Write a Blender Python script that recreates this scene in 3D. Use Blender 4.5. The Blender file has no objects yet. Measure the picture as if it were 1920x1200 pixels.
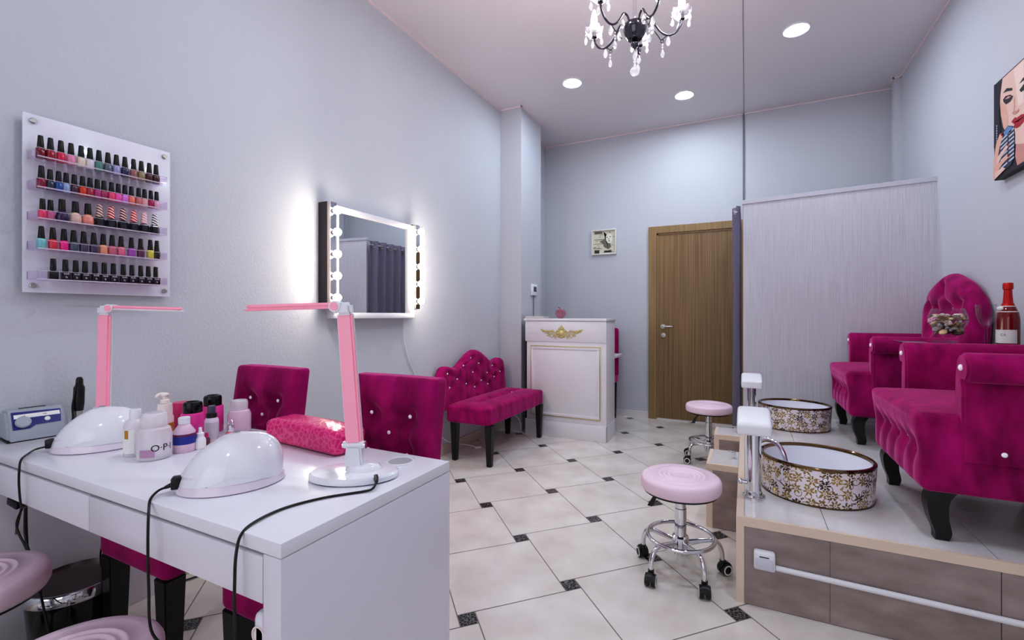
import bpy, bmesh, math, random
from mathutils import Vector, Matrix
random.seed(7)
C = bpy.context.scene.collection
PI = math.pi
sin, cos, exp = math.sin, math.cos, math.exp

# ------------------------------------------------------------------ helpers
def lin(c):
    return tuple(((v/255)/12.92 if v/255 <= .04045 else ((v/255+.055)/1.055)**2.4) for v in c)

def mat(name, rgb, rough=.5, metal=0., spec=.5, sheen=0., trans=0., ior=1.45, emit=None, es=0., coat=0., alpha=1., sss=0.):
    m = bpy.data.materials.new(name); m.use_nodes = True
    b = m.node_tree.nodes['Principled BSDF']
    b.inputs['Base Color'].default_value = (*lin(rgb), 1)
    b.inputs['Roughness'].default_value = rough
    b.inputs['Metallic'].default_value = metal
    b.inputs['Specular IOR Level'].default_value = spec
    b.inputs['Transmission Weight'].default_value = trans
    b.inputs['IOR'].default_value = ior
    b.inputs['Coat Weight'].default_value = coat
    b.inputs['Sheen Weight'].default_value = sheen
    b.inputs['Alpha'].default_value = alpha
    if emit:
        b.inputs['Emission Color'].default_value = (*lin(emit), 1)
        b.inputs['Emission Strength'].default_value = es
    return m

def nodes(m):
    return m.node_tree.nodes, m.node_tree.links, m.node_tree.nodes['Principled BSDF']

def bump_noise(m, scale, strength, dist=.01, detail=4, stretch=None):
    N, L, b = nodes(m)
    tc = N.new('ShaderNodeTexCoord'); n = N.new('ShaderNodeTexNoise'); bp = N.new('ShaderNodeBump')
    n.inputs['Scale'].default_value = scale; n.inputs['Detail'].default_value = detail
    src = tc.outputs['Object']
    if stretch:
        mp = N.new('ShaderNodeMapping'); mp.inputs['Scale'].default_value = stretch
        L.new(src, mp.inputs[0]); src = mp.outputs[0]
    L.new(src, n.inputs['Vector']); L.new(n.outputs['Fac'], bp.inputs['Height'])
    bp.inputs['Strength'].default_value = strength; bp.inputs['Distance'].default_value = dist
    L.new(bp.outputs[0], b.inputs['Normal'])
    return m

def colour_noise(m, c1, c2, scale, detail=5, stretch=None, lo=.35, hi=.65):
    N, L, b = nodes(m)
    tc = N.new('ShaderNodeTexCoord'); n = N.new('ShaderNodeTexNoise'); r = N.new('ShaderNodeValToRGB')
    n.inputs['Scale'].default_value = scale; n.inputs['Detail'].default_value = detail
    src = tc.outputs['Object']
    if stretch:
        mp = N.new('ShaderNodeMapping'); mp.inputs['Scale'].default_value = stretch
        L.new(src, mp.inputs[0]); src = mp.outputs[0]
    L.new(src, n.inputs['Vector']); L.new(n.outputs['Fac'], r.inputs[0])
    r.color_ramp.elements[0].position = lo; r.color_ramp.elements[1].position = hi
    r.color_ramp.elements[0].color = (*lin(c1), 1); r.color_ramp.elements[1].color = (*lin(c2), 1)
    L.new(r.outputs[0], b.inputs['Base Color'])
    return m

def mobj(name, bm, mats, parent=None, smooth=True, angle=38):
    bmesh.ops.recalc_face_normals(bm, faces=bm.faces)
    me = bpy.data.meshes.new(name); bm.to_mesh(me); bm.free()
    for m in (mats if isinstance(mats, (list, tuple)) else [mats]): me.materials.append(m)
    if smooth:
        me.shade_smooth(); me.set_sharp_from_angle(angle=math.radians(angle))
    o = bpy.data.objects.new(name, me); C.objects.link(o)
    if parent: o.parent = parent
    return o

def tag(o, label, cat, group=None):
    o['label'] = label; o['category'] = cat
    if group: o['group'] = group
    return o

def thing(name, label, cat, loc=(0, 0, 0), rz=0, group=None):
    o = bpy.data.objects.new(name, None); C.objects.link(o)
    o.location = loc; o.rotation_euler = (0, 0, rz); o.empty_display_size = .05
    return tag(o, label, cat, group)

def struct(name, bm, m, parent=None, smooth=False):
    o = mobj(name, bm, m, parent, smooth)
    if not parent: o['kind'] = 'structure'
    return o

def dup(root, loc=None, rz=None, label=None, group=None):
    r = root.copy(); C.objects.link(r)
    if loc is not None: r.location = loc
    if rz is not None: r.rotation_euler = (0, 0, rz)
    if label: r['label'] = label
    if group: r['group'] = group
    for ch in list(root.children):
        c = ch.copy(); C.objects.link(c); c.parent = r
        for g in list(ch.children):
            d = g.copy(); C.objects.link(d); d.parent = c
    return r

def NB(): return bmesh.new()

def join(bm, src, M=None, mi=None):
    if M is not None: bmesh.ops.transform(src, matrix=M, verts=src.verts)
    if mi is not None:
        for f in src.faces: f.material_index = mi
    me = bpy.data.meshes.new('t'); src.to_mesh(me); src.free()
    bm.from_mesh(me); bpy.data.meshes.remove(me)
    return bm

def T(x, y, z): return Matrix.Translation((x, y, z))
def R(a, ax): return Matrix.Rotation(a, 4, ax)

def box(bm, x0, x1, y0, y1, z0, z1, bev=0., mi=0, seg=2):
    t = bmesh.new(); bmesh.ops.create_cube(t, size=1)
    bmesh.ops.scale(t, vec=(x1-x0, y1-y0, z1-z0), verts=t.verts)
    if bev > 0:
        bmesh.ops.bevel(t, geom=list(t.edges), offset=bev, segments=seg, affect='EDGES', profile=.5)
    return join(bm, t, T((x0+x1)/2, (y0+y1)/2, (z0+z1)/2), mi)

def taperbox(bm, c0, s0, c1, s1, bev=.003, mi=0):
    """square-section bar from centre c0 (half size s0) to centre c1 (half size s1)"""
    t = bmesh.new(); vs = []
    for c, s in ((c0, s0), (c1, s1)):
        sx, sy = s if isinstance(s, tuple) else (s, s)
        vs.append([t.verts.new((c[0]+a*sx, c[1]+b*sy, c[2])) for a, b in ((-1, -1), (1, -1), (1, 1), (-1, 1))])
    t.faces.new(vs[0]); t.faces.new(vs[1])
    for i in range(4): t.faces.new((vs[0][i], vs[0][(i+1) % 4], vs[1][(i+1) % 4], vs[1][i]))
    if bev: bmesh.ops.bevel(t, geom=list(t.edges), offset=bev, segments=2, affect='EDGES')
    return join(bm, t, None, mi)

def lathe(bm, prof, seg=32, M=None, mi=0, sx=1., sy=1., close=False):
    t = bmesh.new(); rings = []
    for r, z in prof:
        if r < 1e-6: rings.append([t.verts.new((0, 0, z))])
        else: rings.append([t.verts.new((r*sx*cos(2*PI*i/seg), r*sy*sin(2*PI*i/seg), z)) for i in range(seg)])
    n = len(rings)
    for k in range(n if close else n-1):
        a, b = rings[k], rings[(k+1) % n]
        for i in range(seg):
            j = (i+1) % seg
            if len(a) == 1 and len(b) == 1: break
            if len(a) == 1: t.faces.new((a[0], b[i], b[j]))
            elif len(b) == 1: t.faces.new((a[i], a[j], b[0]))
            else: t.faces.new((a[i], a[j], b[j], b[i]))
    return join(bm, t, M, mi)

def ball(bm, c, r, seg=16, n=10, mi=0, s=(1, 1, 1)):
    prof = [(r*sin(PI*i/n), -r*cos(PI*i/n)) for i in range(n+1)]
    prof[0] = (0, -r); prof[-1] = (0, r)
    return lathe(bm, prof, seg, T(*c) @ Matrix.Diagonal((*s, 1)), mi)

def catmull(p, n=8):
    p = [Vector(q) for q in p]; out = []
    for i in range(len(p)-1):
        a = p[i-1] if i else p[0]*2-p[1]
        b, c = p[i], p[i+1]
        d = p[i+2] if i+2 < len(p) else p[-1]*2-p[-2]
        for k in range(n):
            t = k/n
            out.append(.5*((2*b)+(c-a)*t+(2*a-5*b+4*c-d)*t*t+(3*b-a-3*c+d)*t**3))
    out.append(p[-1]); return out

def tube(bm, pts, r, seg=8, closed=False, mi=0, M=None):
    pts = [Vector(p) for p in pts]; n = len(pts); t = bmesh.new(); rings = []
    up = None
    for i, p in enumerate(pts):
        if closed: d = pts[(i+1) % n]-pts[i-1]
        else: d = pts[min(i+1, n-1)]-pts[max(i-1, 0)]
        d.normalize()
        if up is None:
            up = Vector((0, 0, 1)) if abs(d.z) < .9 else Vector((1, 0, 0))
        up = (up-d*up.dot(d)); up.normalize(); s = d.cross(up)
        rr = r[i] if isinstance(r, (list, tuple)) else r
        rings.append([t.verts.new(p+rr*(cos(2*PI*k/seg)*up+sin(2*PI*k/seg)*s)) for k in range(seg)])
    for i in range(n if closed else n-1):
        a, b = rings[i], rings[(i+1) % n]
        for k in range(seg): t.faces.new((a[k], a[(k+1) % seg], b[(k+1) % seg], b[k]))
    if not closed: t.faces.new(rings[0]); t.faces.new(rings[-1])
    return join(bm, t, M, mi)

def ring(bm, R_, r, seg=40, s2=8, M=None, mi=0, sx=1, sy=1):
    return tube(bm, [(R_*sx*cos(2*PI*i/seg), R_*sy*sin(2*PI*i/seg), 0) for i in range(seg)], r, s2, True, mi, M)

def prism(bm, pts, d, M=None, mi=0, bev=0.):
    """outline in the x-y plane, pushed up by d"""
    t = bmesh.new()
    a = [t.verts.new((x, y, 0)) for x, y in pts]; b = [t.verts.new((x, y, d)) for x, y in pts]
    t.faces.new(a); t.faces.new(b)
    for i in range(len(pts)):
        j = (i+1) % len(pts); t.faces.new((a[i], a[j], b[j], b[i]))
    if bev:
        bmesh.ops.recalc_face_normals(t, faces=t.faces)
        e = [e for e in t.edges if abs(e.verts[0].co.z-e.verts[1].co.z) < 1e-6]
        bmesh.ops.bevel(t, geom=e, offset=bev, segments=3, affect='EDGES')
    return join(bm, t, M, mi)

def soft(size, r=.03, n=20, disp=None):
    """padded box with rounded edges, displaced by disp(p)"""
    t = bmesh.new(); bmesh.ops.create_cube(t, size=2)
    bmesh.ops.subdivide_edges(t, edges=list(t.edges), cuts=n, use_grid_fill=True)
    h = Vector(size)/2
    f = lambda a: .55*sin(a*PI/2)+.45*a
    for v in t.verts:
        p = Vector((f(v.co.x)*h.x, f(v.co.y)*h.y, f(v.co.z)*h.z))
        rr = min(r, h.x, h.y, h.z)
        q = Vector([max(-h[i]+rr, min(h[i]-rr, p[i])) for i in range(3)])
        d = p-q
        if d.length > 1e-7: p = q+d.normalized()*rr
        v.co = p
    if disp:
        new = [v.co+disp(v.co.copy()) for v in t.verts]
        for v, p in zip(t.verts, new): v.co = p
    return t

def text_bm(s, size, depth=.0004):
    cu = bpy.data.curves.new('txt', 'FONT'); cu.body = s; cu.size = size; cu.extrude = depth
    cu.align_x = 'CENTER'; cu.align_y = 'CENTER'
    o = bpy.data.objects.new('txt', cu); C.objects.link(o)
    bpy.context.view_layer.update()
    me = bpy.data.meshes.new_from_object(o.evaluated_get(bpy.context.evaluated_depsgraph_get()))
    b = bmesh.new(); b.from_mesh(me)
    bpy.data.objects.remove(o); bpy.data.curves.remove(cu); bpy.data.meshes.remove(me)
    return b

# ------------------------------------------------------------------ materials
M = {}
M['wall'] = bump_noise(mat('painted_plaster', (204, 206, 213), .8, spec=.3), 90, .45, .004, 5)
M['wall_smooth'] = bump_noise(mat('smooth_wallpaper', (202, 203, 211), .7, spec=.3), 60, .08, .003)
M['ceiling'] = mat('stretch_ceiling', (228, 221, 224), .35, spec=.35)
M['cornice'] = mat('cornice_plastic', (235, 220, 224), .5)
M['seam'] = mat('seam_dark', (120, 118, 128), .6)
M['partition'] = mat('ribbed_wallpaper', (204, 201, 211), .8, spec=.2)
def ribs(m):
    N, L, b = nodes(m)
    tc = N.new('ShaderNodeTexCoord'); mp = N.new('ShaderNodeMapping'); n = N.new('ShaderNodeTexNoise'); bp = N.new('ShaderNodeBump')
    mp.inputs['Scale'].default_value = (170, 170, 2.5)
    n.inputs['Scale'].default_value = 1; n.inputs['Detail'].default_value = 3
    L.new(tc.outputs['Object'], mp.inputs[0]); L.new(mp.outputs[0], n.inputs['Vector']); L.new(n.outputs['Fac'], bp.inputs['Height'])
    bp.inputs['Strength'].default_value = .5; bp.inputs['Distance'].default_value = .005
    L.new(bp.outputs[0], b.inputs['Normal'])
    r = N.new('ShaderNodeValToRGB'); L.new(n.outputs['Fac'], r.inputs[0])
    r.color_ramp.elements[0].position = .3; r.color_ramp.elements[1].position = .6
    r.color_ramp.elements[0].color = (*lin((195, 194, 203)), 1); r.color_ramp.elements[1].color = (*lin((209, 207, 216)), 1)
    L.new(r.outputs[0], b.inputs['Base Color'])
ribs(M['partition'])
M['tile'] = colour_noise(mat('cream_floor_tile', (226, 218, 213), .16, spec=.5), (219, 210, 204), (236, 230, 225), 5, 8, None, .3, .7)
M['grout'] = mat('grout', (138, 128, 122), .8)
M['decor'] = mat('black_decor_tile', (16, 16, 18), .2)
def decor(m):
    N, L, b = nodes(m)
    tc = N.new('ShaderNodeTexCoord'); v = N.new('ShaderNodeTexVoronoi'); r = N.new('ShaderNodeValToRGB')
    v.feature = 'DISTANCE_TO_EDGE'; v.inputs['Scale'].default_value = 75
    L.new(tc.outputs['Object'], v.inputs['Vector']); L.new(v.outputs['Distance'], r.inputs[0])
    r.color_ramp.elements[0].position = .03; r.color_ramp.elements[1].position = .09
    r.color_ramp.elements[0].color = (.24, .23, .23, 1); r.color_ramp.elements[1].color = (.006, .006, .008, 1)
    L.new(r.outputs[0], b.inputs['Base Color'])
decor(M['decor'])
M['riser'] = colour_noise(mat('taupe_riser_tile', (156, 140, 136), .4), (142, 126, 122), (172, 156, 152), 7, 10, (1, 1, 2.2), .32, .68)
M['podium_top'] = colour_noise(mat('podium_top_tile', (222, 217, 215), .15), (214, 208, 206), (229, 226, 226), 4, 8, None, .3, .7)
M['beige_trim'] = mat('beige_edge_profile', (229, 208, 190), .45)
M['skirt_beige'] = mat('stone_skirting', (205, 190, 176), .35)
M['skirt_white'] = mat('white_skirting', (224, 218, 220), .4)
M['white_lam'] = mat('white_laminate', (232, 230, 238), .22, spec=.5)
M['white_front'] = mat('white_drawer_front', (226, 222, 231), .3)
M['white_gloss'] = mat('white_plastic', (236, 235, 242), .12, coat=.4)
M['white_matt'] = mat('white_paint', (232, 230, 235), .4)
M['white_leather'] = bump_noise(mat('white_leatherette', (238, 237, 242), .35), 160, .1, .002)
M['pink_leather'] = mat('pale_pink_leatherette', (242, 216, 230), .38)
def velvet(name, dark, light):
    m = mat(name, dark, .85, spec=.15, sheen=.9)
    m.node_tree.nodes['Principled BSDF'].inputs['Sheen Tint'].default_value = (*lin((255, 135, 205)), 1)
    m.node_tree.nodes['Principled BSDF'].inputs['Sheen Roughness'].default_value = .32
    colour_noise(m, dark, light, 16, 8, (1, 1, .45), .22, .86)
    bump_noise(m, 40, .25, .004, 3)
    return m
M['velvet'] = velvet('magenta_velvet', (112, 2, 64), (196, 22, 126))
M['black_wood'] = mat('black_lacquered_wood', (17, 14, 15), .35)
M['black'] = mat('black_plastic', (14, 14, 16), .35)
M['black_gloss'] = mat('black_gloss', (10, 10, 12), .12)
M['chrome'] = mat('chrome', (225, 225, 230), .08, metal=1)
M['dark_chrome'] = mat('dark_chrome', (92, 90, 98), .06, metal=1)
M['steel'] = mat('satin_nickel', (190, 188, 184), .3, metal=1)
M['gold'] = mat('gold_leaf', (205, 172, 100), .3, metal=1)
M['pale_gold'] = bump_noise(mat('pale_gold_relief', (206, 192, 140), .4, metal=.55), 120, .3, .002)
M['crystal'] = mat('crystal', (255, 254, 255), .02, spec=1., trans=.8, ior=1.5, emit=(255, 250, 255), es=.10)  # faint emission put in as sparkle; the crystal is no light source
M['jewel'] = mat('crystal_button', (245, 242, 248), .08, metal=.0, spec=1., emit=(255, 250, 255), es=.06)  # weak glow added so the buttons glint
def clear_sheet(name, base, ior):
    m = bpy.data.materials.new(name); m.use_nodes = True
    N, L = m.node_tree.nodes, m.node_tree.links; N.remove(N['Principled BSDF'])
    tr = N.new('ShaderNodeBsdfTransparent'); gl = N.new('ShaderNodeBsdfGlossy'); fr = N.new('ShaderNodeLayerWeight'); mx = N.new('ShaderNodeMixShader')
    tr.inputs[0].default_value = (*lin(base), 1); gl.inputs['Roughness'].default_value = .03; fr.inputs[0].default_value = .12
    sc_ = N.new('ShaderNodeMath'); sc_.operation = 'MULTIPLY'; sc_.inputs[1].default_value = ior; L.new(fr.outputs['Facing'], sc_.inputs[0]); L.new(sc_.outputs[0], mx.inputs[0]); L.new(tr.outputs[0], mx.inputs[1]); L.new(gl.outputs[0], mx.inputs[2]); L.new(mx.outputs[0], N['Material Output'].inputs[0])
    return m
M['acrylic'] = clear_sheet('clear_acrylic', (250, 247, 252), .22)
M['glass'] = clear_sheet('clear_glass', (250, 251, 252), .6)
M['cup_glass'] = mat('pressed_cup_glass', (240, 238, 246), .03, spec=1., alpha=.32)
M['acrylic_edge'] = mat('acrylic_edge', (236, 226, 238), .1, alpha=.55)
M['frosted'] = mat('frosted_plastic', (246, 240, 246), .2, alpha=.6, coat=.4)
M['pink_liquid'] = mat('pink_lotion', (244, 212, 232), .2, alpha=.85, coat=.4)
M['mirror'] = mat('mirror_silver', (236, 238, 240), .0, metal=1)
M['bulb'] = mat('lit_bulb', (255, 255, 255), .5, emit=(255, 242, 226), es=46.)
M['candle'] = mat('frosted_candle_bulb', (250, 248, 250), .3, emit=(255, 245, 245), es=84.)
M['led'] = mat('downlight_led', (255, 255, 255), .5, emit=(223, 240, 252), es=116.)
M['pink'] = mat('pink_plastic_glow', (250, 172, 194), .25, emit=(255, 150, 180), es=.05)  # slight emission brightens the plastic, which gives no light of its own
M['hot_pink'] = mat('hot_pink_plastic', (238, 70, 165), .25)
M['rose'] = mat('rose_plastic', (206, 40, 112), .3)
M['grey_plastic'] = mat('grey_casing', (166, 172, 182), .35)
M['blue_panel'] = mat('blue_panel', (26, 26, 120), .25)
M['blue_label'] = mat('blue_label', (38, 56, 150), .4)
M['plum'] = mat('plum_label', (110, 40, 90), .4)
M['mauve_label'] = mat('mauve_label', (190, 150, 180), .5)
M['cream'] = mat('cream_plastic', (244, 232, 226), .35)
M['ink'] = mat('black_ink', (26, 26, 30), .5)
M['paper'] = mat('white_paper', (240, 238, 236), .7)
M['amber'] = mat('amber_label', (196, 140, 50), .4)
M['curtain'] = bump_noise(mat('grey_linen_curtain', (168, 160, 182), .9, spec=.1), 220, .5, .003)
M['ceramic'] = mat('white_ceramic', (240, 240, 248), .1, coat=.3)
M['bottle_red'] = mat('dark_red_bottle', (124, 10, 16), .08, coat=.5)
M['foil_red'] = bump_noise(mat('red_foil', (190, 22, 20), .3, metal=.35), 60, .2, .004)
M['blue_ball'] = mat('blue_enamel', (52, 74, 120), .35)
M['lcd'] = mat('grey_display', (70, 78, 76), .2)
M['pink_glass'] = mat('pink_glass', (226, 150, 168), .04, trans=.7, ior=1.4)
def wood():
    m = mat('brown_door_veneer', (120, 92, 60), .38)
    N, L, b = nodes(m)
    tc = N.new('ShaderNodeTexCoord'); mp = N.new('ShaderNodeMapping'); n = N.new('ShaderNodeTexNoise'); r = N.new('ShaderNodeValToRGB')
    mp.inputs['Scale'].default_value = (85, 85, .8)
    n.inputs['Scale'].default_value = 1.; n.inputs['Detail'].default_value = 5
    L.new(tc.outputs['Object'], mp.inputs[0]); L.new(mp.outputs[0], n.inputs['Vector']); L.new(n.outputs['Fac'], r.inputs[0])
    r.color_ramp.elements[0].position = .3; r.color_ramp.elements[1].position = .7
    r.color_ramp.elements[0].color = (*lin((108, 84, 54)), 1); r.color_ramp.elements[1].color = (*lin((160, 128, 88)), 1)
    L.new(r.outputs[0], b.inputs['Base Color'])
    return m
M['door'] = wood()
M['door_frame'] = colour_noise(mat('door_casing_veneer', (150, 122, 82), .4), (134, 108, 72), (168, 138, 98), 1, 4, (60, 60, 1), .3, .7)

def floral():
    """gold flowers and curls on white glaze, drawn with two Voronoi layers over the wall's UV"""
    m = mat('gold_floral_glaze', (240, 230, 238), .15, coat=.4)
    N, L, b = nodes(m)
    def math_(op, a, bb=None, c=None):
        n = N.new('ShaderNodeMath'); n.operation = op
        for i, v in enumerate((a, bb, c)):
            if v is None: continue
            if isinstance(v, (int, float)): n.inputs[i].default_value = v
            else: L.new(v, n.inputs[i])
        return n.outputs[0]
    uv = N.new('ShaderNodeUVMap')
    def layer(scale, off):
        mp = N.new('ShaderNodeMapping'); mp.inputs['Scale'].default_value = (scale, scale, scale); mp.inputs['Location'].default_value = (off, off*.7, 0)
        v = N.new('ShaderNodeTexVoronoi'); v.voronoi_dimensions = '2D'; v.inputs['Scale'].default_value = 1; v.inputs['Randomness'].default_value = .62
        L.new(uv.outputs[0], mp.inputs[0]); L.new(mp.outputs[0], v.inputs['Vector'])
        d = N.new('ShaderNodeVectorMath'); d.operation = 'SUBTRACT'; L.new(mp.outputs[0], d.inputs[0]); L.new(v.outputs['Position'], d.inputs[1])
        s = N.new('ShaderNodeSeparateXYZ'); L.new(d.outputs[0], s.inputs[0])
        col = N.new('ShaderNodeSeparateColor'); L.new(v.outputs['Color'], col.inputs[0])
        ang = math_('ADD', math_('ARCTAN2', s.outputs[1], s.outputs[0]), math_('MULTIPLY', col.outputs[0], 6.283))
        return v.outputs['Distance'], ang, col.outputs[1]
    d, a, rnd = layer(21., 0.)
    pet = math_('MULTIPLY', math_('POWER', math_('ABSOLUTE', math_('COSINE', math_('MULTIPLY', a, 3.5))), .8), .47)
    flower = math_('MULTIPLY', math_('LESS_THAN', d, pet), math_('GREATER_THAN', d, .14))
    dot = math_('LESS_THAN', d, .07)
    d2, a2, r2 = layer(23., 3.37)
    am = math_('ADD', math_('MODULO', math_('ADD', a2, 12.566), 6.283), 0)
    spiral = math_('ADD', .10, math_('MULTIPLY', am, .055))
    curl = math_('LESS_THAN', math_('ABSOLUTE', math_('SUBTRACT', d2, spiral)), .034)
    d3, a3, r3 = layer(44., 1.9)
    leaf = math_('LESS_THAN', d3, math_('MULTIPLY', math_('ABSOLUTE', math_('COSINE', a3)), .34))
    leaf = math_('MULTIPLY', leaf, math_('GREATER_THAN', r3, .45))
    mask = math_('MINIMUM', math_('ADD', math_('ADD', flower, dot), math_('ADD', curl, leaf)), 1.)
    tone = N.new('ShaderNodeMix'); tone.data_type = 'RGBA'; L.new(rnd, tone.inputs[0])
    tone.inputs[6].default_value = (*lin((72, 58, 44)), 1); tone.inputs[7].default_value = (*lin((196, 164, 92)), 1)
    mix = N.new('ShaderNodeMix'); mix.data_type = 'RGBA'; L.new(mask, mix.inputs[0])
    mix.inputs[6].default_value = (*lin((240, 230, 238)), 1); L.new(tone.outputs[2], mix.inputs[7])
    L.new(mix.outputs[2], b.inputs['Base Color'])
    L.new(math_('MULTIPLY', mask, .75), b.inputs['Metallic'])
    return m
M['floral'] = floral()
def croc():
    m = mat('pink_croc_leatherette', (226, 40, 118), .22)
    N, L, b = nodes(m)
    tc = N.new('ShaderNodeTexCoord'); v = N.new('ShaderNodeTexVoronoi'); v.feature = 'DISTANCE_TO_EDGE'; v.inputs['Scale'].default_value = 56
    L.new(tc.outputs['Object'], v.inputs['Vector'])
    r = N.new('ShaderNodeValToRGB'); L.new(v.outputs['Distance'], r.inputs[0])
    r.color_ramp.elements[0].position = .02; r.color_ramp.elements[1].position = .16
    r.color_ramp.elements[0].color = (*lin((238, 84, 150)), 1); r.color_ramp.elements[1].color = (*lin((214, 32, 112)), 1)
    L.new(r.outputs[0], b.inputs['Base Color'])
    bp = N.new('ShaderNodeBump'); bp.inputs['Strength'].default_value = .7; bp.inputs['Distance'].default_value = .004
    L.new(r.outputs[0], bp.inputs['Height']); L.new(bp.outputs[0], b.inputs['Normal'])
    return m
M['croc'] = croc()

_pc = {}
def pm(rgb, rough=.15):
    k = (tuple(rgb), rough)
    if k not in _pc: _pc[k] = mat('lacquer_%02x%02x%02x' % tuple(rgb), rgb, rough, coat=.5)
    return _pc[k]

# ------------------------------------------------------------------ room
XL, XR, YB, YF, ZC = -2.29, 1.244, 5.27, -2.4, 3.285
b = NB(); box(b, XL-.12, XL, YF-.12, YB+.12, 0, ZC); struct('wall_left', b, M['wall'])
b = NB(); box(b, XR, XR+.12, YF-.12, YB+.12, 0, ZC); struct('wall_right', b, M['wall_smooth'])
b = NB(); box(b, XL, XR, YB, YB+.12, 0, ZC); struct('wall_back', b, M['wall_smooth'])
b = NB()   # unseen wall behind the camera; opening added to let fill light in
box(b, XL, XR, YF-.12, YF, 0, .35); box(b, XL, XR, YF-.12, YF, 2.9, ZC)
box(b, XL, XL+.25, YF-.12, YF, .35, 2.9); box(b, XR-.25, XR, YF-.12, YF, .35, 2.9)
struct('wall_front', b, M['wall_smooth'])
b = NB(); box(b, XL-.12, XR+.12, YF-.12, YB+.12, ZC, ZC+.1); struct('ceiling', b, M['ceiling'])
b = NB(); box(b, XL, XL+.24, 4.112, 4.60, 0, ZC); struct('wall_pillar', b, M['wall_smooth'])
b = NB(); box(b, XR-.05, XR, 5.045, 5.12, 0, ZC); struct('trim_3', b, M['wall_smooth'])

# floor: pinwheel tiling of large cream tiles and small black ones, laid at 45 degrees
def floor():
    bm = NB()
    a, s, g = .465, .0705, .0022
    A0 = -PI/4; e1 = Vector((cos(A0), sin(A0), 0)); e2 = Vector((-sin(A0), cos(A0), 0))
    O = Vector((-1.823, 2.693, 0))
    def quad(p0, p1, q0, q1, mi):
        vs = [bm.verts.new(O+e1*p+e2*q) for p, q in ((p0+g, q0+g), (p1-g, q0+g), (p1-g, q1-g), (p0+g, q1-g))]
        f = bm.faces.new(vs); f.material_index = mi
    for i in range(-22, 23):
        for j in range(-22, 23):
            P = i*a-j*s; Q = i*s+j*a
            w = O+e1*P+e2*Q
            if not (XL-1 < w.x < XR+1 and YF-1 < w.y < YB+1): continue
            quad(P-s/2, P+s/2, Q-s/2, Q+s/2, 1)
            quad(P+s/2, P+s/2+a, Q+s/2-a, Q+s/2, 0)
    for co, no in (((XL, 0, 0), (-1, 0, 0)), ((XR, 0, 0), (1, 0, 0)), ((0, YF, 0), (0, -1, 0)), ((0, YB, 0), (0, 1, 0))):
        bmesh.ops.bisect_plane(bm, geom=bm.verts[:]+bm.edges[:]+bm.faces[:], plane_co=co, plane_no=no, clear_outer=True)
    box(bm, XL, XR, YF, YB, -.1, -.0012, mi=2)
    for f in bm.faces:
        if f.normal.z < -.5 and f.material_index < 2: f.normal_flip()
    me = bpy.data.meshes.new('floor'); bm.to_mesh(me); bm.free()
    for k in ('tile', 'decor', 'grout'): me.materials.append(M[k])
    o = bpy.data.objects.new('floor', me); C.objects.link(o); o['kind'] = 'structure'
floor()

# cornice lines, seams, skirtings
b = NB(); box(b, XL, XL+.012, YF, 4.112, ZC-.012, ZC); box(b, XL, XL+.252, 4.1, 4.112, ZC-.012, ZC); box(b, XL+.24, XL+.252, 4.1, 4.612, ZC-.012, ZC)
box(b, XL, XL+.012, 4.6, YB, ZC-.012, ZC); box(b, XL, XR, YB-.012, YB, ZC-.012, ZC); box(b, XR-.012, XR, YF, 5.045, ZC-.012, ZC)
box(b, XR-.062, XR, 5.033, 5.045, ZC-.012, ZC); box(b, XR-.062, XR-.05, 5.033, 5.13, ZC-.012, ZC)
struct('trim_1', b, M['cornice'])
b = NB(); box(b, -.026, -.012, YB-.014, YB, 0, ZC); struct('trim_2', b, M['seam'])
b = NB(); box(b, -.018, -.014, YF, YB, ZC-.002, ZC); struct('trim_4', b, M['seam'])
b = NB(); box(b, XL, XL+.014, YF, 4.112, 0, .085); struct('baseboard_left', b, M['skirt_beige'])
b = NB(); box(b, XL, -1.0, YB-.015, YB, 0, .07); struct('baseboard_back', b, M['skirt_white'])
b = NB(); box(b, XL, XL+.254, 4.098, 4.112, 0, .085); struct('baseboard_pillar', b, M['skirt_white'])

# door in the back wall
dr = thing('door_1', 'brown wood grained door', 'door', (0, 0, 0)); dr['kind'] = 'structure'
for k in ('label', 'category'): del dr[k]
b = NB(); box(b, -.997, -.905, YB-.035, YB, 0, 2.169, .003); box(b, -.905, -.04, YB-.035, YB, 2.09, 2.169, .003); box(b, -.04, .03, YB-.035, YB, 0, 2.169, .003)
struct('door_frame', b, M['door_frame'], dr)
b = NB(); box(b, -.905, -.888, YB-.02, YB, 0, 2.09); box(b, -.905, -.04, YB-.02, YB, 2.073, 2.09); struct('door_stop', b, M['door_frame'], dr)
b = NB(); box(b, -.888, -.04, YB-.012, YB, .012, 2.073, .002); struct('door_leaf', b, M['door'], dr)
b = NB(); lathe(b, [(0, 0), (.026, 0), (.026, .008), (0, .008)], 24, T(-.838, YB-.012, 1.045) @ R(PI/2, 'X'))
tube(b, catmull([(-.838, YB-.02, 1.045), (-.838, YB-.055, 1.045), (-.82, YB-.06, 1.045), (-.73, YB-.058, 1.045)], 6), .009, 10)
mobj('door_handle', b, M['steel'], dr)
b = NB(); lathe(b, [(0, 0), (.026, 0), (.026, .008), (.012, .009), (.012, .013), (0, .013)], 24, T(-.835, YB-.012, .945) @ R(PI/2, 'X'))
mobj('lock_rosette', b, M['steel'], dr)
b = NB(); box(b, -.905, -.04, YB-.04, YB, 0, .012); struct('threshold', b, M['skirt_white'], dr)

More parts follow.
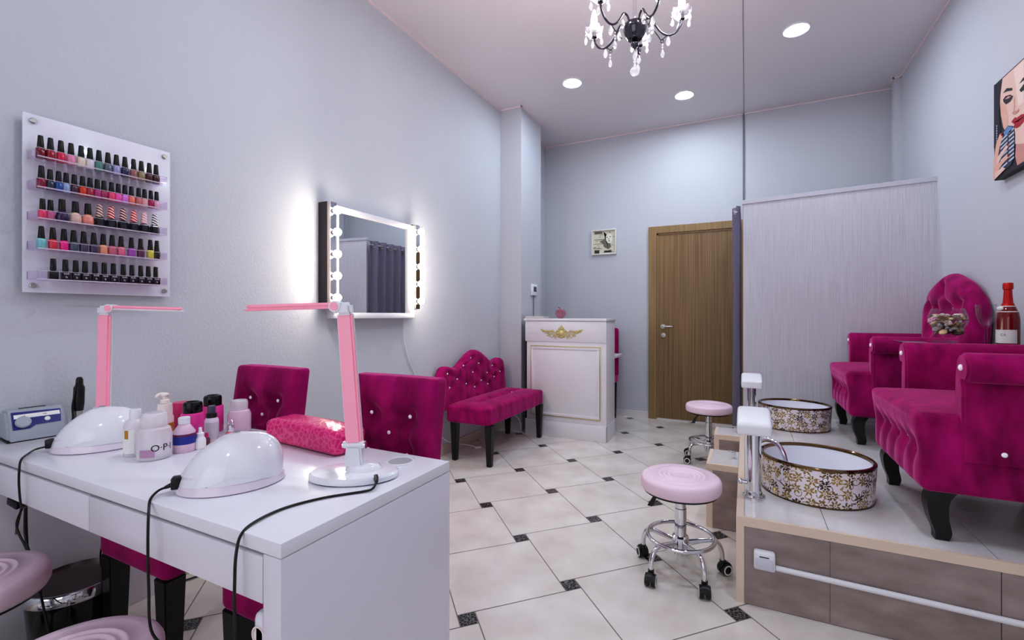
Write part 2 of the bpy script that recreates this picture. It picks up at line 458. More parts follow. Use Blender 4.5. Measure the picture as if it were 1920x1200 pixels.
# low partition at the end of the podium (slightly skewed) and the curtain behind it
PA, PB_ = Vector((-.02, 4.375, 0)), Vector((1.244, 4.206, 0))
pd = (PB_-PA); pl = pd.length; pang = math.atan2(pd.y, pd.x)
b = NB(); box(b, 0, pl+.02, 0, .09, 0, 2.135)
o = struct('wall_partition', b, M['partition']); o.location = PA; o.rotation_euler = (0, 0, pang)
b = NB(); box(b, -.006, pl+.02, -.008, .098, 2.135, 2.17, .002)
o = struct('trim_5', b, mat('partition_cap', (196, 194, 204), .5)); o.location = PA; o.rotation_euler = (0, 0, pang)
b = NB(); box(b, .2, pl, -.014, 0, .35, .43, .003)
o = struct('baseboard_partition', b, M['skirt_white']); o.location = PA; o.rotation_euler = (0, 0, pang)

def curtain():
    t = thing('curtain', 'grey linen eyelet curtain hanging beside the low partition in front of the door edge', 'curtain', (-.075, 4.5, .0))
    bm = NB(); n, mrow = 90, 14; L_ = .72
    for s_ in (0,):
        rows = []
        for j in range(mrow+1):
            z = .06+(2.13-.06)*j/mrow
            rows.append([bm.verts.new((.032*sin(i/n*2*PI*5.)*(1+.1*sin(j*.6)), i/n*L_-.12, z)) for i in range(n+1)])
        for j in range(mrow):
            for i in range(n): bm.faces.new((rows[j][i], rows[j][i+1], rows[j+1][i+1], rows[j+1][i]))
    bmesh.ops.solidify(bm, geom=bm.faces[:], thickness=.004)
    mobj('fabric', bm, M['curtain'], t)
    bm = NB(); tube(bm, [(0, -.13, 2.075), (0, .76, 2.075)], .011, 12); mobj('rod', bm, M['chrome'], t)
    for k in range(10):
        y = (k*.5)/5.*L_-.12
        if y < .6-.0:
            bm = NB(); ring(bm, .026, .006, 24, 8, T(0, y, 2.075) @ R(PI/2, 'X') @ R((.9 if k % 2 == 0 else -.9), 'Y'))
            mobj('eyelet', bm, M['chrome'], t)
curtain()

# ------------------------------------------------------------------ podium
PX, PY, PH = -.035, 2.04, .35
b = NB(); box(b, PX+.008, XR, PY+.008, 4.21, 0, PH-.01); struct('platform_floor', b, M['podium_top'])
def podium_tiles():
    bm = NB(); xs = [PX+.03, .285, .768, XR]; ys = [PY+.01, 2.49, 2.94, 3.39, 3.84, 4.36]
    for i in range(len(xs)-1):
        for j in range(len(ys)-1):
            box(bm, xs[i]+.0015, xs[i+1]-.0015, ys[j]+.0015, min(ys[j+1]-.0015, 4.36), PH-.012, PH)
    bmesh.ops.bisect_plane(bm, geom=bm.verts[:]+bm.edges[:]+bm.faces[:], plane_co=PA+Vector((0, -.002, 0)), plane_no=(-sin(pang), cos(pang), 0), clear_outer=True)
    struct('platform_floor_tiles', bm, M['podium_top'])
    bm = NB(); xs = [PX+.03, .288, .770, XR]
    for i in range(3): box(bm, xs[i]+.0015, xs[i+1]-.0015, PY, PY+.01, .003, PH-.037)
    struct('platform_riser_tiles', bm, M['riser'])
    bm = NB(); box(bm, PX, PX+.03, PY-.001, PY+.012, 0, PH); box(bm, PX+.03, XR, PY-.001, PY+.012, PH-.036, PH)
    box(bm, PX, PX+.03, PY+.012, 4.3, PH-.012, PH); box(bm, PX, PX+.01, PY+.012, 4.3, 0, PH-.012)
    struct('trim_6', bm, M['beige_trim'])
podium_tiles()
def plinth(y0, y1, label):
    t = thing('pipe_boxing', label, 'tiled box', (0, 0, 0))
    bm = NB(); box(bm, -.187, PX-.001, y0+.008, y1, 0, PH-.012); box(bm, -.165, PX-.001, y0+.001, y0+.008, .003, PH-.03)
    mobj('tile_cladding', bm, M['riser'], t, False)
    bm = NB(); box(bm, -.178, PX-.001, y0+.02, y1, PH-.012, PH-.001); mobj('top_tile', bm, M['podium_top'], t, False)
    bm = NB(); box(bm, -.197, -.165, y0, y0+.012, 0, PH-.03); box(bm, -.197, PX-.001, y0, y0+.02, PH-.032, PH); box(bm, -.197, -.178, y0+.02, y1, PH-.015, PH)
    box(bm, -.197, -.187, y0+.012, y1, 0, PH-.015)
    mobj('edge_profile', bm, M['beige_trim'], t, False)
plinth(2.69, 3.0, 'tile clad boxing with beige edges beside the podium, nearer one behind the front stool')
plinth(3.37, 3.61, 'tile clad boxing with beige edges beside the podium, farther one at the back stool')

# ------------------------------------------------------------------ downlights
DL = [(-1.425, 3.899, 'round recessed ceiling spotlight above the desk side, left of the chandelier bottom'),
      (-.532, 4.576, 'round recessed ceiling spotlight in front of the wooden door wall'),
      (.339, 3.881, 'round recessed ceiling spotlight above the pedicure podium')]
def downlight():
    t = thing('ceiling_spotlight', DL[0][2], 'ceiling light', (DL[0][0], DL[0][1], ZC), group='recessed ceiling lights')
    bm = NB(); lathe(bm, [(.072, 0), (.092, 0), (.092, -.006), (.086, -.009), (.074, -.006)], 40, close=True); mobj('trim_ring', bm, M['white_gloss'], t)
    bm = NB(); lathe(bm, [(0, -.004), (.073, -.004), (.073, -.001), (0, -.001)], 40); mobj('diffuser', bm, M['led'], t)
    return t
d0 = downlight()
for x, y, l in DL[1:]: dup(d0, (x, y, ZC), 0, l)
for x, y, l in ((-.95, 1.25, 'added unseen ceiling spotlight over the manicure desk'), (.339, 1.6, 'added unseen ceiling spotlight over the podium front edge'),  # three out-of-view spotlights added to light the room
                (-.532, -.75, 'added unseen ceiling spotlight behind the viewer')):
    dup(d0, (x, y, ZC), 0, l)

# ------------------------------------------------------------------ desk
def desk():
    t = thing('manicure_desk', 'long white manicure desk with two front drawers against the left wall', 'desk', (0, 0, 0))
    x0, x1, y0, y1 = -2.285, -.77, .557, 1.083
    bm = NB(); box(bm, x0, x1, y0, y1, .722, .75, .0015)
    mobj('desktop', bm, M['white_lam'], t)
    bm = NB(); box(bm, x1-.05, x1, y0, y1, 0, .7205, .0015); mobj('side_panel', bm, M['white_front'], t)
    bm = NB(); box(bm, x0, x0+.05, y0, y1, 0, .7205, .0015); mobj('side_panel', bm, M['white_front'], t)
    bm = NB(); box(bm, x0+.05, x1-.05, y1-.06, y1-.042, .60, .7205); mobj('back_rail', bm, M['white_front'], t)
    bm = NB(); box(bm, x0+.05, x1-.05, y0+.02, y0+.04, .700, .7205); mobj('front_rail', bm, M['black'], t)
    for a, c in ((x0+.052, -1.4935), (-1.4905, x1-.052)):
        bm = NB(); box(bm, a, c, y0, y0+.018, .626, .7145, .001)
        d = mobj('drawer', bm, M['white_front'], t)
        bm = NB(); box(bm, a+.01, c-.01, y0+.018, y0+.40, .634, .70); mobj('drawer_box', bm, M['white_front'], d)
    # cable port near the far right corner
    gx, gy = -.895, 1.018
    bm = NB(); lathe(bm, [(.032, .75), (.041, .75), (.041, .7525), (.037, .754), (.032, .7525)], 36, T(gx, gy, 0), close=True)
    mobj('cable_grommet', bm, M['white_gloss'], t)
    bm = NB(); lathe(bm, [(0, .7504), (.032, .7504), (.032, .7508), (0, .7508)], 36, T(gx, gy, 0)); mobj('grommet_lid', bm, mat('grommet_grey', (176, 174, 178), .5), t)
desk()
b = NB(); t = thing('socket_block', 'white twin socket block fixed inside the right desk panel', 'socket', (-.821, .60, .5))
box(b, -.045, 0, -.035, .035, -.06, .095, .014, seg=3); mobj('housing', b, M['white_gloss'], t)
b = NB(); box(b, -.012, -.008, -.0365, .0365, -.062, .097, .001); mobj('seam_band', b, mat('pale_lilac_plastic', (220, 205, 226), .4), t)
for z in (-.02, .055):
    b = NB(); lathe(b, [(0, 0), (.019, 0), (.019, .003), (.016, .003), (.016, -.001)], 20, T(-.022, -.035, z) @ R(PI/2, 'X')); mobj('socket_face', b, M['cream'], t)

# ------------------------------------------------------------------ tufted upholstery
def dimples(btn, w, depth, links=None, lw=.012, ld=.006):
    """depth map over 2-D points: buttons pull in, seams run between linked buttons"""
    def f(x, z):
        v = 0.
        for bx, bz in btn:
            r2 = ((x-bx)**2+(z-bz)**2)/(w*w)
            if r2 < 6: v += depth*exp(-r2)
        for (ax, az), (cx, cz) in (links or []):
            dx, dz = cx-ax, cz-az; L2 = dx*dx+dz*dz
            k = max(0, min(1, ((x-ax)*dx+(z-az)*dz)/L2))
            q = (x-ax-k*dx)**2+(z-az-k*dz)**2
            if q < 9*lw*lw: v += ld*exp(-q/(lw*lw))
        return min(v, depth*1.15)
    return f

def add_jewels(parent, pts, r=.007, axis=(0, -1, 0), name='crystal_button'):
    for p in pts:
        bm = NB(); s = (1, .6, 1) if axis[1] else ((.6, 1, 1) if axis[0] else (1, 1, .6))
        ball(bm, (0, 0, 0), r, 10, 6, s=s)
        o = mobj(name, bm, M['jewel'], parent); o.location = p

def dining_chair(label, loc, rz=0):
    t = thing('dining_chair', label, 'chair', loc, rz, 'tufted magenta chairs behind the desk')
    sd = lambda p: Vector((0, 0, .012*cos(min(1, abs(p.x)/.22)*PI/2)*cos(min(1, abs(p.y)/.24)*PI/2) if p.z > 0 else 0))
    bm = soft((.40, .46, .125), .028, 16, sd); bmesh.ops.translate(bm, vec=(0, 0, .425), verts=bm.verts)
    mobj('seat', bm, M['velvet'], t)
    btn = [(-.085, .145), (.085, .145), (0, .085), (-.085, .02), (.085, .02), (0, -.045), (-.085, -.11), (.085, -.11)]
    links = [((-.085, .145), (-.085, -.25)), ((.085, .145), (.085, -.25)), ((-.085, .145), (0, .085)), ((.085, .145), (0, .085)), ((0, .085), (-.085, .02)), ((0, .085), (.085, .02))]
    links += [((-.085, .145), (.085, .145)), ((-.085, .02), (.085, .02))]
    f = dimples(btn, .042, .034, links, .017, .013)
    def bd(p):
        e = max(0., 1-(abs(p.x)/.185)**6)*max(0., 1-(abs(p.z)/.27)**6)
        y = 0
        if p.y < -.012: y = (f(p.x, p.z)-.014)*e
        return Vector((0, y, -.002*(abs(p.x)/.2)**2 if p.z > .2 else 0))
    bm = soft((.375, .065, .55), .014, 40, bd)
    sh = Matrix.Identity(4); sh[1][2] = .13          # leans back
    bmesh.ops.transform(bm, matrix=T(0, .222, .685) @ sh, verts=bm.verts)
    bk = mobj('backrest', bm, M['velvet'], t)
    add_jewels(bk, [(x, .222-.0325+.13*z+.009, .685+z) for x, z in btn if z > -.1])
    for sx in (-1, 1):
        bm = NB(); taperbox(bm, (sx*.163, -.195, 0), .02, (sx*.163, -.195, .367), .03); mobj('leg', bm, M['black_wood'], t)
        bm = NB(); taperbox(bm, (sx*.16, .265, 0), .019, (sx*.16, .2, .367), .028); mobj('leg', bm, M['black_wood'], t)
    return t
dining_chair('tufted magenta velvet chair with crystal buttons, behind the desk nearest the left wall', (-1.765, .985, 0), 0)
dining_chair('tufted magenta velvet chair behind the desk, next to the near pink lamp', (-1.10, .985, 0))

# ------------------------------------------------------------------ bench
def bench():
    t = thing('bench', 'low magenta velvet bench with camelback tufted back under the lit mirror', 'bench', (0, 0, 0))
    # seat: long along y
    y0, y1, x0, x1 = 3.0, 4.02, -2.17, -1.765
    cy, cx = (y0+y1)/2, (x0+x1)/2
    def sd(p):
        if p.z <= 0: return Vector()
        e = max(0., 1-(abs(p.x)/.2)**4)*max(0., 1-(abs(p.y)/.5)**6)
        v = -.028*exp(-((p.x+.01)/.03)**2)*max(0, 1-(abs(p.y)/.4)**4)
        return Vector((0, 0, (v+.018)*e))
    bm = soft((x1-x0, y1-y0, .135), .022, 30, sd); bmesh.ops.translate(bm, vec=(cx, cy, .3825), verts=bm.verts)
    st = mobj('seat', bm, M['velvet'], t)
    add_jewels(st, [(cx-.01, 3.77, .452)], .006, (0, 0, 1))
    btn = [(3.39, .796), (3.272, .738), (3.521, .735), (3.757, .691), (3.038, .695), (3.416, .667), (3.657, .635), (3.17, .636), (3.782, .583), (3.548, .578), (3.301, .58), (3.434, .535), (3.06, .58), (3.9, .62), (3.66, .53)]
    near = []
    for i, p in enumerate(btn):
        for q in btn[i+1:]:
            if math.hypot(p[0]-q[0], p[1]-q[1]) < .165: near.append((p, q))
    f = dimples(btn, .035, .026, near, .012, .008)
    def top(u):                     # outline height at distance u from the middle
        a = abs(u)/.53
        return .735+.125*exp(-(a/.36)**2)-.02*exp(-((a-.55)/.16)**2)+.018*exp(-((a-.8)/.15)**2)-.16*max(0, (a-.86)/.14)**2.2
    cyb = 3.475
    bm = soft((.09, 1.06, .40), .035, 46)
    for v in bm.verts:
        u = v.co.y; k = (v.co.z+.2)/.40
        z = .40+k*(top(u)-.40)
        x = -2.2+v.co.x
        if v.co.x > .012:
            e = max(0., 1-(abs(u)/.53)**8)*max(0., 1-abs(2*k-1)**10)
            x += (.012-f(u+cyb, z))*e
        v.co = Vector((x-.02*k, u+cyb, z))
    bk = mobj('backrest', bm, M['velvet'], t)
    add_jewels(bk, [(-2.2+.047-.02*(z-.4)/.35-.012, y, z) for y, z in btn], .008, (1, 0, 0))
    for x, y in ((-2.125, 3.065), (-1.785, 3.035), (-2.125, 3.965), (-1.785, 3.965)):
        bm = NB(); taperbox(bm, (x, y, 0), .019, (x, y, .318), .03); mobj('leg', bm, M['black_wood'], t)
bench()

# ------------------------------------------------------------------ lit mirror
def vanity_mirror():
    t = thing('vanity_mirror', 'white framed make-up mirror with bulb strips at both sides on left wall', 'mirror', (0, 0, 0))
    xw, xf = XL, -2.2
    y0, y1, z0, z1 = 1.955, 2.655, 1.15, 1.825
    bm = NB()
    box(bm, xw, xf, y0, y1, z0, z0+.035, .002); box(bm, xw, xf, y0, y1, z1-.035, z1, .002)
    box(bm, xw, xf, y0, y0+.012, z0+.035, z1-.035); box(bm, xw, xf, y1-.075, y1, z0+.035, z1-.035, .002)
    mobj('frame', bm, M['white_matt'], t)
    bm = NB(); box(bm, xw, xf-.012, y0+.012, y1-.075, z0+.035, z1-.035); mobj('mirror_glass', bm, M['mirror'], t)
    for ys, nm in ((y0-.058, 0), (y1+.004, 1)):
        bm = NB(); box(bm, xw, xf-.02, ys, ys+.05, 1.212, 1.84, .002); box(bm, xf-.02, xf+.004, ys+.002, ys+.048, 1.214, 1.838, .002, mi=1); box(bm, xf+.004, xf+.008, ys+.004, ys+.046, 1.216, 1.836, 0, mi=2)
        s = mobj('bulb_strip', bm, [mat('dark_strip_side', (50, 42, 46), .5), mat('beige_strip_side', (216, 202, 192), .5), M['chrome']], t)
        for k in range(5):
            z = 1.785-k*.128
            bm = NB(); lathe(bm, [(.013, 0), (.015, .0), (.015, .014), (.012, .016)], 16, T(xf+.008, ys+.025, z) @ R(PI/2, 'Y')); ball(bm, (xf+.038, ys+.025, z), .024, 16, 10, mi=1)
            mobj('bulb', bm, [M['chrome'], M['bulb']], s)
    return t
mirror_thing = vanity_mirror()
b = NB(); tube(b, catmull([(XL+.03, 2.61, 1.155), (XL+.012, 2.63, 1.0), (XL+.01, 2.68, .85), (XL+.008, 2.76, .72), (XL+.008, 2.83, .62), (XL+.02, 2.95, .3), (XL+.06, 3.1, .13), (XL+.13, 3.3, .055), (XL+.16, 3.38, .02)], 8), .004, 6)
cd = mobj('power_cord', b, M['white_matt'], mirror_thing)
b = NB(); box(b, -.03, .03, -.012, .012, 0, .02, .006); o = mobj('inline_switch', b, M['white_matt'], cd); o.location = (XL+.17, 3.40, .002); o.rotation_euler = (0, 0, .9)
b = NB(); tube(b, catmull([(XL+.03, .93, .006), (XL+.05, 1.1, .006), (XL+.09, 1.25, .006), (XL+.06, 1.45, .006), (XL+.04, 1.7, .006)], 8), .004, 6)
tag(mobj('floor_cable', b, M['black']), 'thin black cable lying on the floor along the wall under the desk', 'cable')
b = NB(); tube(b, catmull([(XL+.02, 4.03, .25), (XL+.05, 4.05, .16), (XL+.2, 4.06, .16), (XL+.27, 4.03, .10), (XL+.28, 4.03, .01)], 8), .005, 6)
tag(mobj('floor_cable', b, M['white_matt']), 'short white cable at the pillar foot behind the bench legs', 'cable')

# ------------------------------------------------------------------ polish rack
BX = -2.26
def rack():
    t = thing('polish_rack', 'white wall board with five clear shelves of nail polish', 'rack', (0, 0, 0))
    bm = NB(); box(bm, BX-.006, BX, .668, 1.114, 1.25, 1.876, .001); mobj('board', bm, mat('white_acrylic_board', (232, 230, 242), .18, coat=.4), t)
    for y in (.692, 1.092):
        for z in (1.274, 1.852):
            bm = NB(); lathe(bm, [(0, 0), (.009, 0), (.009, .006), (.007, .008), (0, .008)], 20, T(BX, y, z) @ R(PI/2, 'Y')); lathe(bm, [(0, XL-BX+.001), (.006, XL-BX+.001), (.006, -.006), (0, -.006)], 12, T(BX, y, z) @ R(PI/2, 'Y'))
            mobj('standoff_screw', bm, M['steel'], t)
    for z in (1.7165, 1.612, 1.505, 1.4015, 1.2965):
        bm = NB(); x0, x1 = BX, BX+.085
        box(bm, x0, x1, .678, 1.062, z-.004, z-.001); box(bm, x1-.003, x1, .678, 1.062, z-.001, z+.026)
        box(bm, x0, x1, .678, .681, z-.001, z+.026); box(bm, x0, x1, 1.059, 1.062, z-.001, z+.026)
        box(bm, x1-.0035, x1+.0005, .678, 1.062, z-.0045, z-.0005, mi=1); box(bm, x1-.0035, x1+.0005, .678, 1.062, z+.0255, z+.0268, mi=1)
        mobj('shelf', bm, [M['acrylic'], M['acrylic_edge']], t)
rack()
BLK = (16, 16, 20)
def polish(shape, rgb, label, y, z, group, first={}):
    """one bottle: body, cap, and lettering where it can be read"""
    t = thing('nail_polish', label, 'nail polish', (BX+.042, y, z), 0, group)
    bm = NB()
    if shape == 'slim':
        lathe(bm, [(0, 0), (.0115, 0), (.0125, .002), (.0125, .032), (.0105, .036), (.0065, .038), (0, .038)], 20)
        cap = [(0, .037), (.0088, .037), (.0092, .039), (.0068, .078), (.006, .0795), (0, .0795)]
    elif shape == 'short':
        lathe(bm, [(0, 0), (.0105, 0), (.0115, .002), (.0115, .028), (.009, .033), (.006, .035), (0, .035)], 20)
        cap = [(0, .034), (.0078, .034), (.0082, .036), (.0068, .071), (.006, .0725), (0, .0725)]
    elif shape == 'wide':
        lathe(bm, [(0, 0), (.014, 0), (.0165, .003), (.0175, .018), (.0155, .032), (.009, .040), (.007, .042), (0, .042)], 24)
        cap = [(0, .041), (.0095, .041), (.01, .043), (.0088, .08), (.008, .0815), (0, .0815)]
    elif shape == 'stripe':
        lathe(bm, [(0, 0), (.0145, 0), (.0165, .003), (.0165, .028), (.013, .036), (.009, .040), (0, .040)], 6, R(.3, 'Z'))
        cap = [(0, .039), (.0105, .039), (.011, .041), (.008, .084), (.007, .086), (0, .086)]
    else:   # box
        box(bm, -.011, .011, -.0118, .0118, 0, .031, .0015); lathe(bm, [(.006, .031), (.006, .034), (0, .034)], 12)
        cap = [(0, .033), (.008, .033), (.0084, .035), (.0074, .0735), (.0065, .075), (0, .075)]
    mobj('bottle', bm, pm(rgb), t)
    bm = NB()
    if shape == 'stripe':
        c1 = pm(label_cap[label], .3); lathe(bm, cap, 20)
        o = mobj('cap', bm, stripe_mat(label_cap[label]), t)
    else:
        lathe(bm, cap, 20); mobj('cap', bm, M['black'], t)
    return t
label_cap = {}
_sm = {}
def stripe_mat(rgb):
    if rgb in _sm: return _sm[rgb]
    m = mat('striped_cap', rgb, .3); N, L, b_ = nodes(m)
    tc = N.new('ShaderNodeTexCoord'); w = N.new('ShaderNodeTexWave'); r = N.new('ShaderNodeValToRGB'); mp = N.new('ShaderNodeMapping')
    mp.inputs['Rotation'].default_value = (.55, 0, 0)
    w.bands_direction = 'Z'; w.inputs['Scale'].default_value = 34
    L.new(tc.outputs['Object'], mp.inputs[0]); L.new(mp.outputs[0], w.inputs['Vector']); L.new(w.outputs['Fac'], r.inputs[0])
    r.color_ramp.elements[0].position = .30; r.color_ramp.elements[1].position = .36
    other = (30, 30, 34) if rgb == (246, 244, 244) else ((250, 240, 238) if rgb != (240, 205, 190) else (70, 50, 50))
    r.color_ramp.elements[0].color = (*lin(other), 1); r.color_ramp.elements[1].color = (*lin(rgb), 1)
    L.new(r.outputs[0], b_.inputs['Base Color']); _sm[rgb] = m
    return m
ORD = ['first', 'second', 'third', 'fourth', 'fifth', 'sixth', 'seventh', 'eighth', 'ninth', 'tenth', 'eleventh', 'twelfth', 'thirteenth', 'fourteenth', 'fifteenth', 'sixteenth', 'seventeenth']
ROWS = [
 ('top shelf', 1.7165, [.699, .724, .751, .778, .806, .831, .857, .884, .91, .937, .965, .991, 1.018, 1.042],
  [('dark red', (122, 14, 28)), ('deep red', (160, 20, 36)), ('crimson pink', (220, 26, 80)), ('soft pink', (236, 156, 178)), ('cream', (238, 230, 200)), ('off white', (232, 230, 226)), ('sea green', (95, 150, 132)), ('grey green', (104, 116, 122)), ('pale lilac', (172, 172, 208)), ('navy blue', (48, 58, 92)), ('bronze pink', (172, 118, 112)), ('olive gold', (158, 146, 98)), ('maroon', (88, 24, 34)), ('dark plum', (74, 22, 38))], 'slim'),
 ('second shelf', 1.612, [.701, .723, .745, .765, .787, .81, .831, .852, .872, .895, .916, .937, .958, .982, 1.002, 1.024, 1.044],
  [('wine red', (138, 20, 54)), ('slate', (46, 54, 72)), ('royal blue', (40, 88, 160)), ('ice blue', (152, 178, 208)), ('aubergine', (74, 34, 54)), ('orange red', (220, 64, 32)), ('brick red', (168, 46, 62)), ('fuchsia', (186, 48, 122)), ('berry pink', (168, 40, 90)), ('coral pink', (242, 80, 122)), ('bubblegum pink', (242, 98, 180)), ('orchid pink', (226, 130, 218)), ('salmon', (242, 130, 106)), ('dusty rose', (208, 130, 122)), ('blush', (234, 180, 178)), ('magenta', (176, 24, 82)), ('pale pink', (234, 184, 208))], 'short'),
 ('middle shelf', 1.505, [.704, .724, .754, .79, .825, .859, .894, .931, .966, 1.001, 1.037],
  [('coral pink', (234, 74, 112)), ('rose pink', (202, 106, 146)), ('dark violet', (56, 40, 80)), ('nude', (234, 204, 182)), ('peach', (242, 162, 138)), ('black', (34, 34, 40)), ('black', (34, 34, 41)), ('black', (34, 35, 40)), ('black', (35, 34, 40)), ('black', (35, 35, 40)), ('black', (33, 34, 40))], 'mid'),
 ('fourth shelf', 1.4015, [.701, .73, .759, .785, .813, .842, .87, .897, .925, .958, .989, 1.022, 1.045],
  [('mint green', (130, 210, 202)), ('tomato red', (226, 66, 82)), ('neon pink', (242, 42, 146)), ('steel blue', (82, 98, 114)), ('mauve grey', (82, 74, 98)), ('smoky plum', (82, 66, 90)), ('apricot', (242, 170, 130)), ('rose', (218, 114, 138)), ('candy pink', (234, 122, 146)), ('purple', (170, 90, 178)), ('dark mauve', (108, 50, 82)), ('yellow', (226, 218, 84)), ('black', (32, 32, 34))], 'slim'),
 ('bottom shelf', 1.2965, [.731, .763, .791, .817, .846, .873, .901, .932, .96, .989, 1.015, 1.041],
  [('black', (26, 24, 28))]*5+[('black plum', (36, 18, 34))]*4+[('black cherry', (34, 16, 22))]*3, 'box')]
CAPS = [((240, 205, 190), 'cream striped'), ((200, 30, 40), 'red striped'), ((130, 18, 28), 'dark red striped'), ((216, 36, 48), 'bright red striped'), ((240, 176, 190), 'pink striped'), ((246, 244, 244), 'black and white striped')]
for shelf, z, ys, cols, shp in ROWS:
    for i, y in enumerate(ys):
        cn, rgb = cols[i]
        s = shp
        if shp == 'mid': s = 'short' if i < 2 else ('wide' if i < 5 else 'stripe')
        if shelf.startswith('second') and i == 0: s = 'slim'
        lab = '%s nail polish with black cap, %s from left on the %s' % (cn, ORD[i], shelf)
        if s == 'stripe':
            lab = '%s nail polish with %s cap, %s from left on the %s' % (cn, CAPS[i-5][1], ORD[i], shelf)
            label_cap[lab] = CAPS[i-5][0]
        o = polish(s, rgb, lab, y, z-.0009, 'nail polish on the '+shelf)
        if s == 'box' and i > 0:
            bm = text_bm('kodi', .0085); join(bm, text_bm('h', .011), T(0, -.012, 0)); bmesh.ops.transform(bm, matrix=T(.0112, 0, .0235) @ R(PI/2, 'Z') @ R(PI/2, 'X'), verts=bm.verts)
            mobj('lettering', bm, M['paper'], o, False)

# ------------------------------------------------------------------ things on the desk
DZ = .75
def control_box():
    t = thing('nail_drill_unit', 'grey nail drill control box with blue panel and dial at wall end of the desk', 'nail drill', (-2.222, .683, DZ), math.radians(84))
    # local: front face towards -y, width along x
    bm = NB(); prism(bm, [(-.058, .004), (.055, .004), (.055, .094), (-.020, .102), (-.056, .034)], .140, R(PI/2, 'Z') @ R(PI/2, 'X') @ T(0, 0, -.07), bev=.007)
    mobj('casing', bm, M['grey_plastic'], t)
    bm = NB(); prism(bm, [(-.056, 0), (.056, 0), (.056, .005), (-.056, .005)], .142, R(PI/2, 'Z') @ R(PI/2, 'X') @ T(0, 0, -.071)); mobj('base_seal', bm, M['black'], t)
    # sloped face from (y=-.052,z=.05) to (y=-.012,z=.103)
    n = Vector((0, -.068, .036)).normalized(); up = Vector((0, .036, .068)).normalized()
    F = Matrix(((1, 0, 0, 0), (0, up.y, n.y, 0), (0, up.z, n.z, 0), (0, 0, 0, 1))); F.translation = Vector((0, -.038, .068))+n*.0012
    bm = NB(); prism(bm, [(-.057, -.032), (-.018, -.032), (-.004, -.021), (.057, -.020), (.060, .026), (-.057, .030)], .001, F); pn = mobj('control_panel', bm, M['blue_panel'], t)
    bm = NB(); prism(bm, [(-.052, .006), (.057, .006), (.057, .02), (-.052, .02)], .0005, F @ T(0, 0, .001)); mobj('display_strip', bm, M['paper'], pn)
    bm = NB(); lathe(bm, [(0, .001), (.019, .001), (.019, .009), (.016, .012), (0, .012)], 32, F @ T(-.033, -.009, 0)); mobj('dial', bm, M['grey_plastic'], pn)
    bm = NB(); lathe(bm, [(0, .001), (.0075, .001), (.007, .003), (0, .003)], 24, F @ T(.025, -.005, 0)); mobj('button', bm, M['paper'], pn)
    bm = NB()
    for x in (-.034, .016): join(bm, text_bm('▶II' if False else '>II', .008), F @ T(x+.004, .0125, .0016))
    for x in (.004, .046): join(bm, text_bm('- -', .006), F @ T(x, -.003, .0012))
    mobj('panel_marks', bm, M['ink'], pn, False)
    bm = NB(); box(bm, -.03, .035, .028, .034, .0985, .1005); mobj('top_slot', bm, M['black'], t)
control_box()
t = thing('drill_handpiece', 'black drill handpiece standing in its holder beside the control box', 'handpiece', (-2.228, .80, DZ))
b = NB(); lathe(b, [(0, 0), (.017, 0), (.017, .012), (.012, .02), (.013, .04), (0, .04)], 20); mobj('holder', b, M['black'], t)
b = NB(); lathe(b, [(0, .04), (.012, .04), (.0135, .05), (.0135, .07), (0, .07)], 20, R(.05, 'Y')); mobj('collar', b, M['steel'], t)
b = NB(); lathe(b, [(0, .07), (.014, .07), (.016, .10), (.0155, .155), (.011, .165), (.010, .185), (.006, .193), (0, .194)], 20, R(.08, 'Y')); mobj('grip', b, M['black'], t)
b = NB(); tube(b, catmull([(.012, -.005, .19), (.022, -.012, .16), (.016, -.02, .09), (.012, -.018, .04), (-.01, -.03, .008), (-.03, -.02, .004)], 8), .0028, 6); mobj('lead', b, M['black'], t)

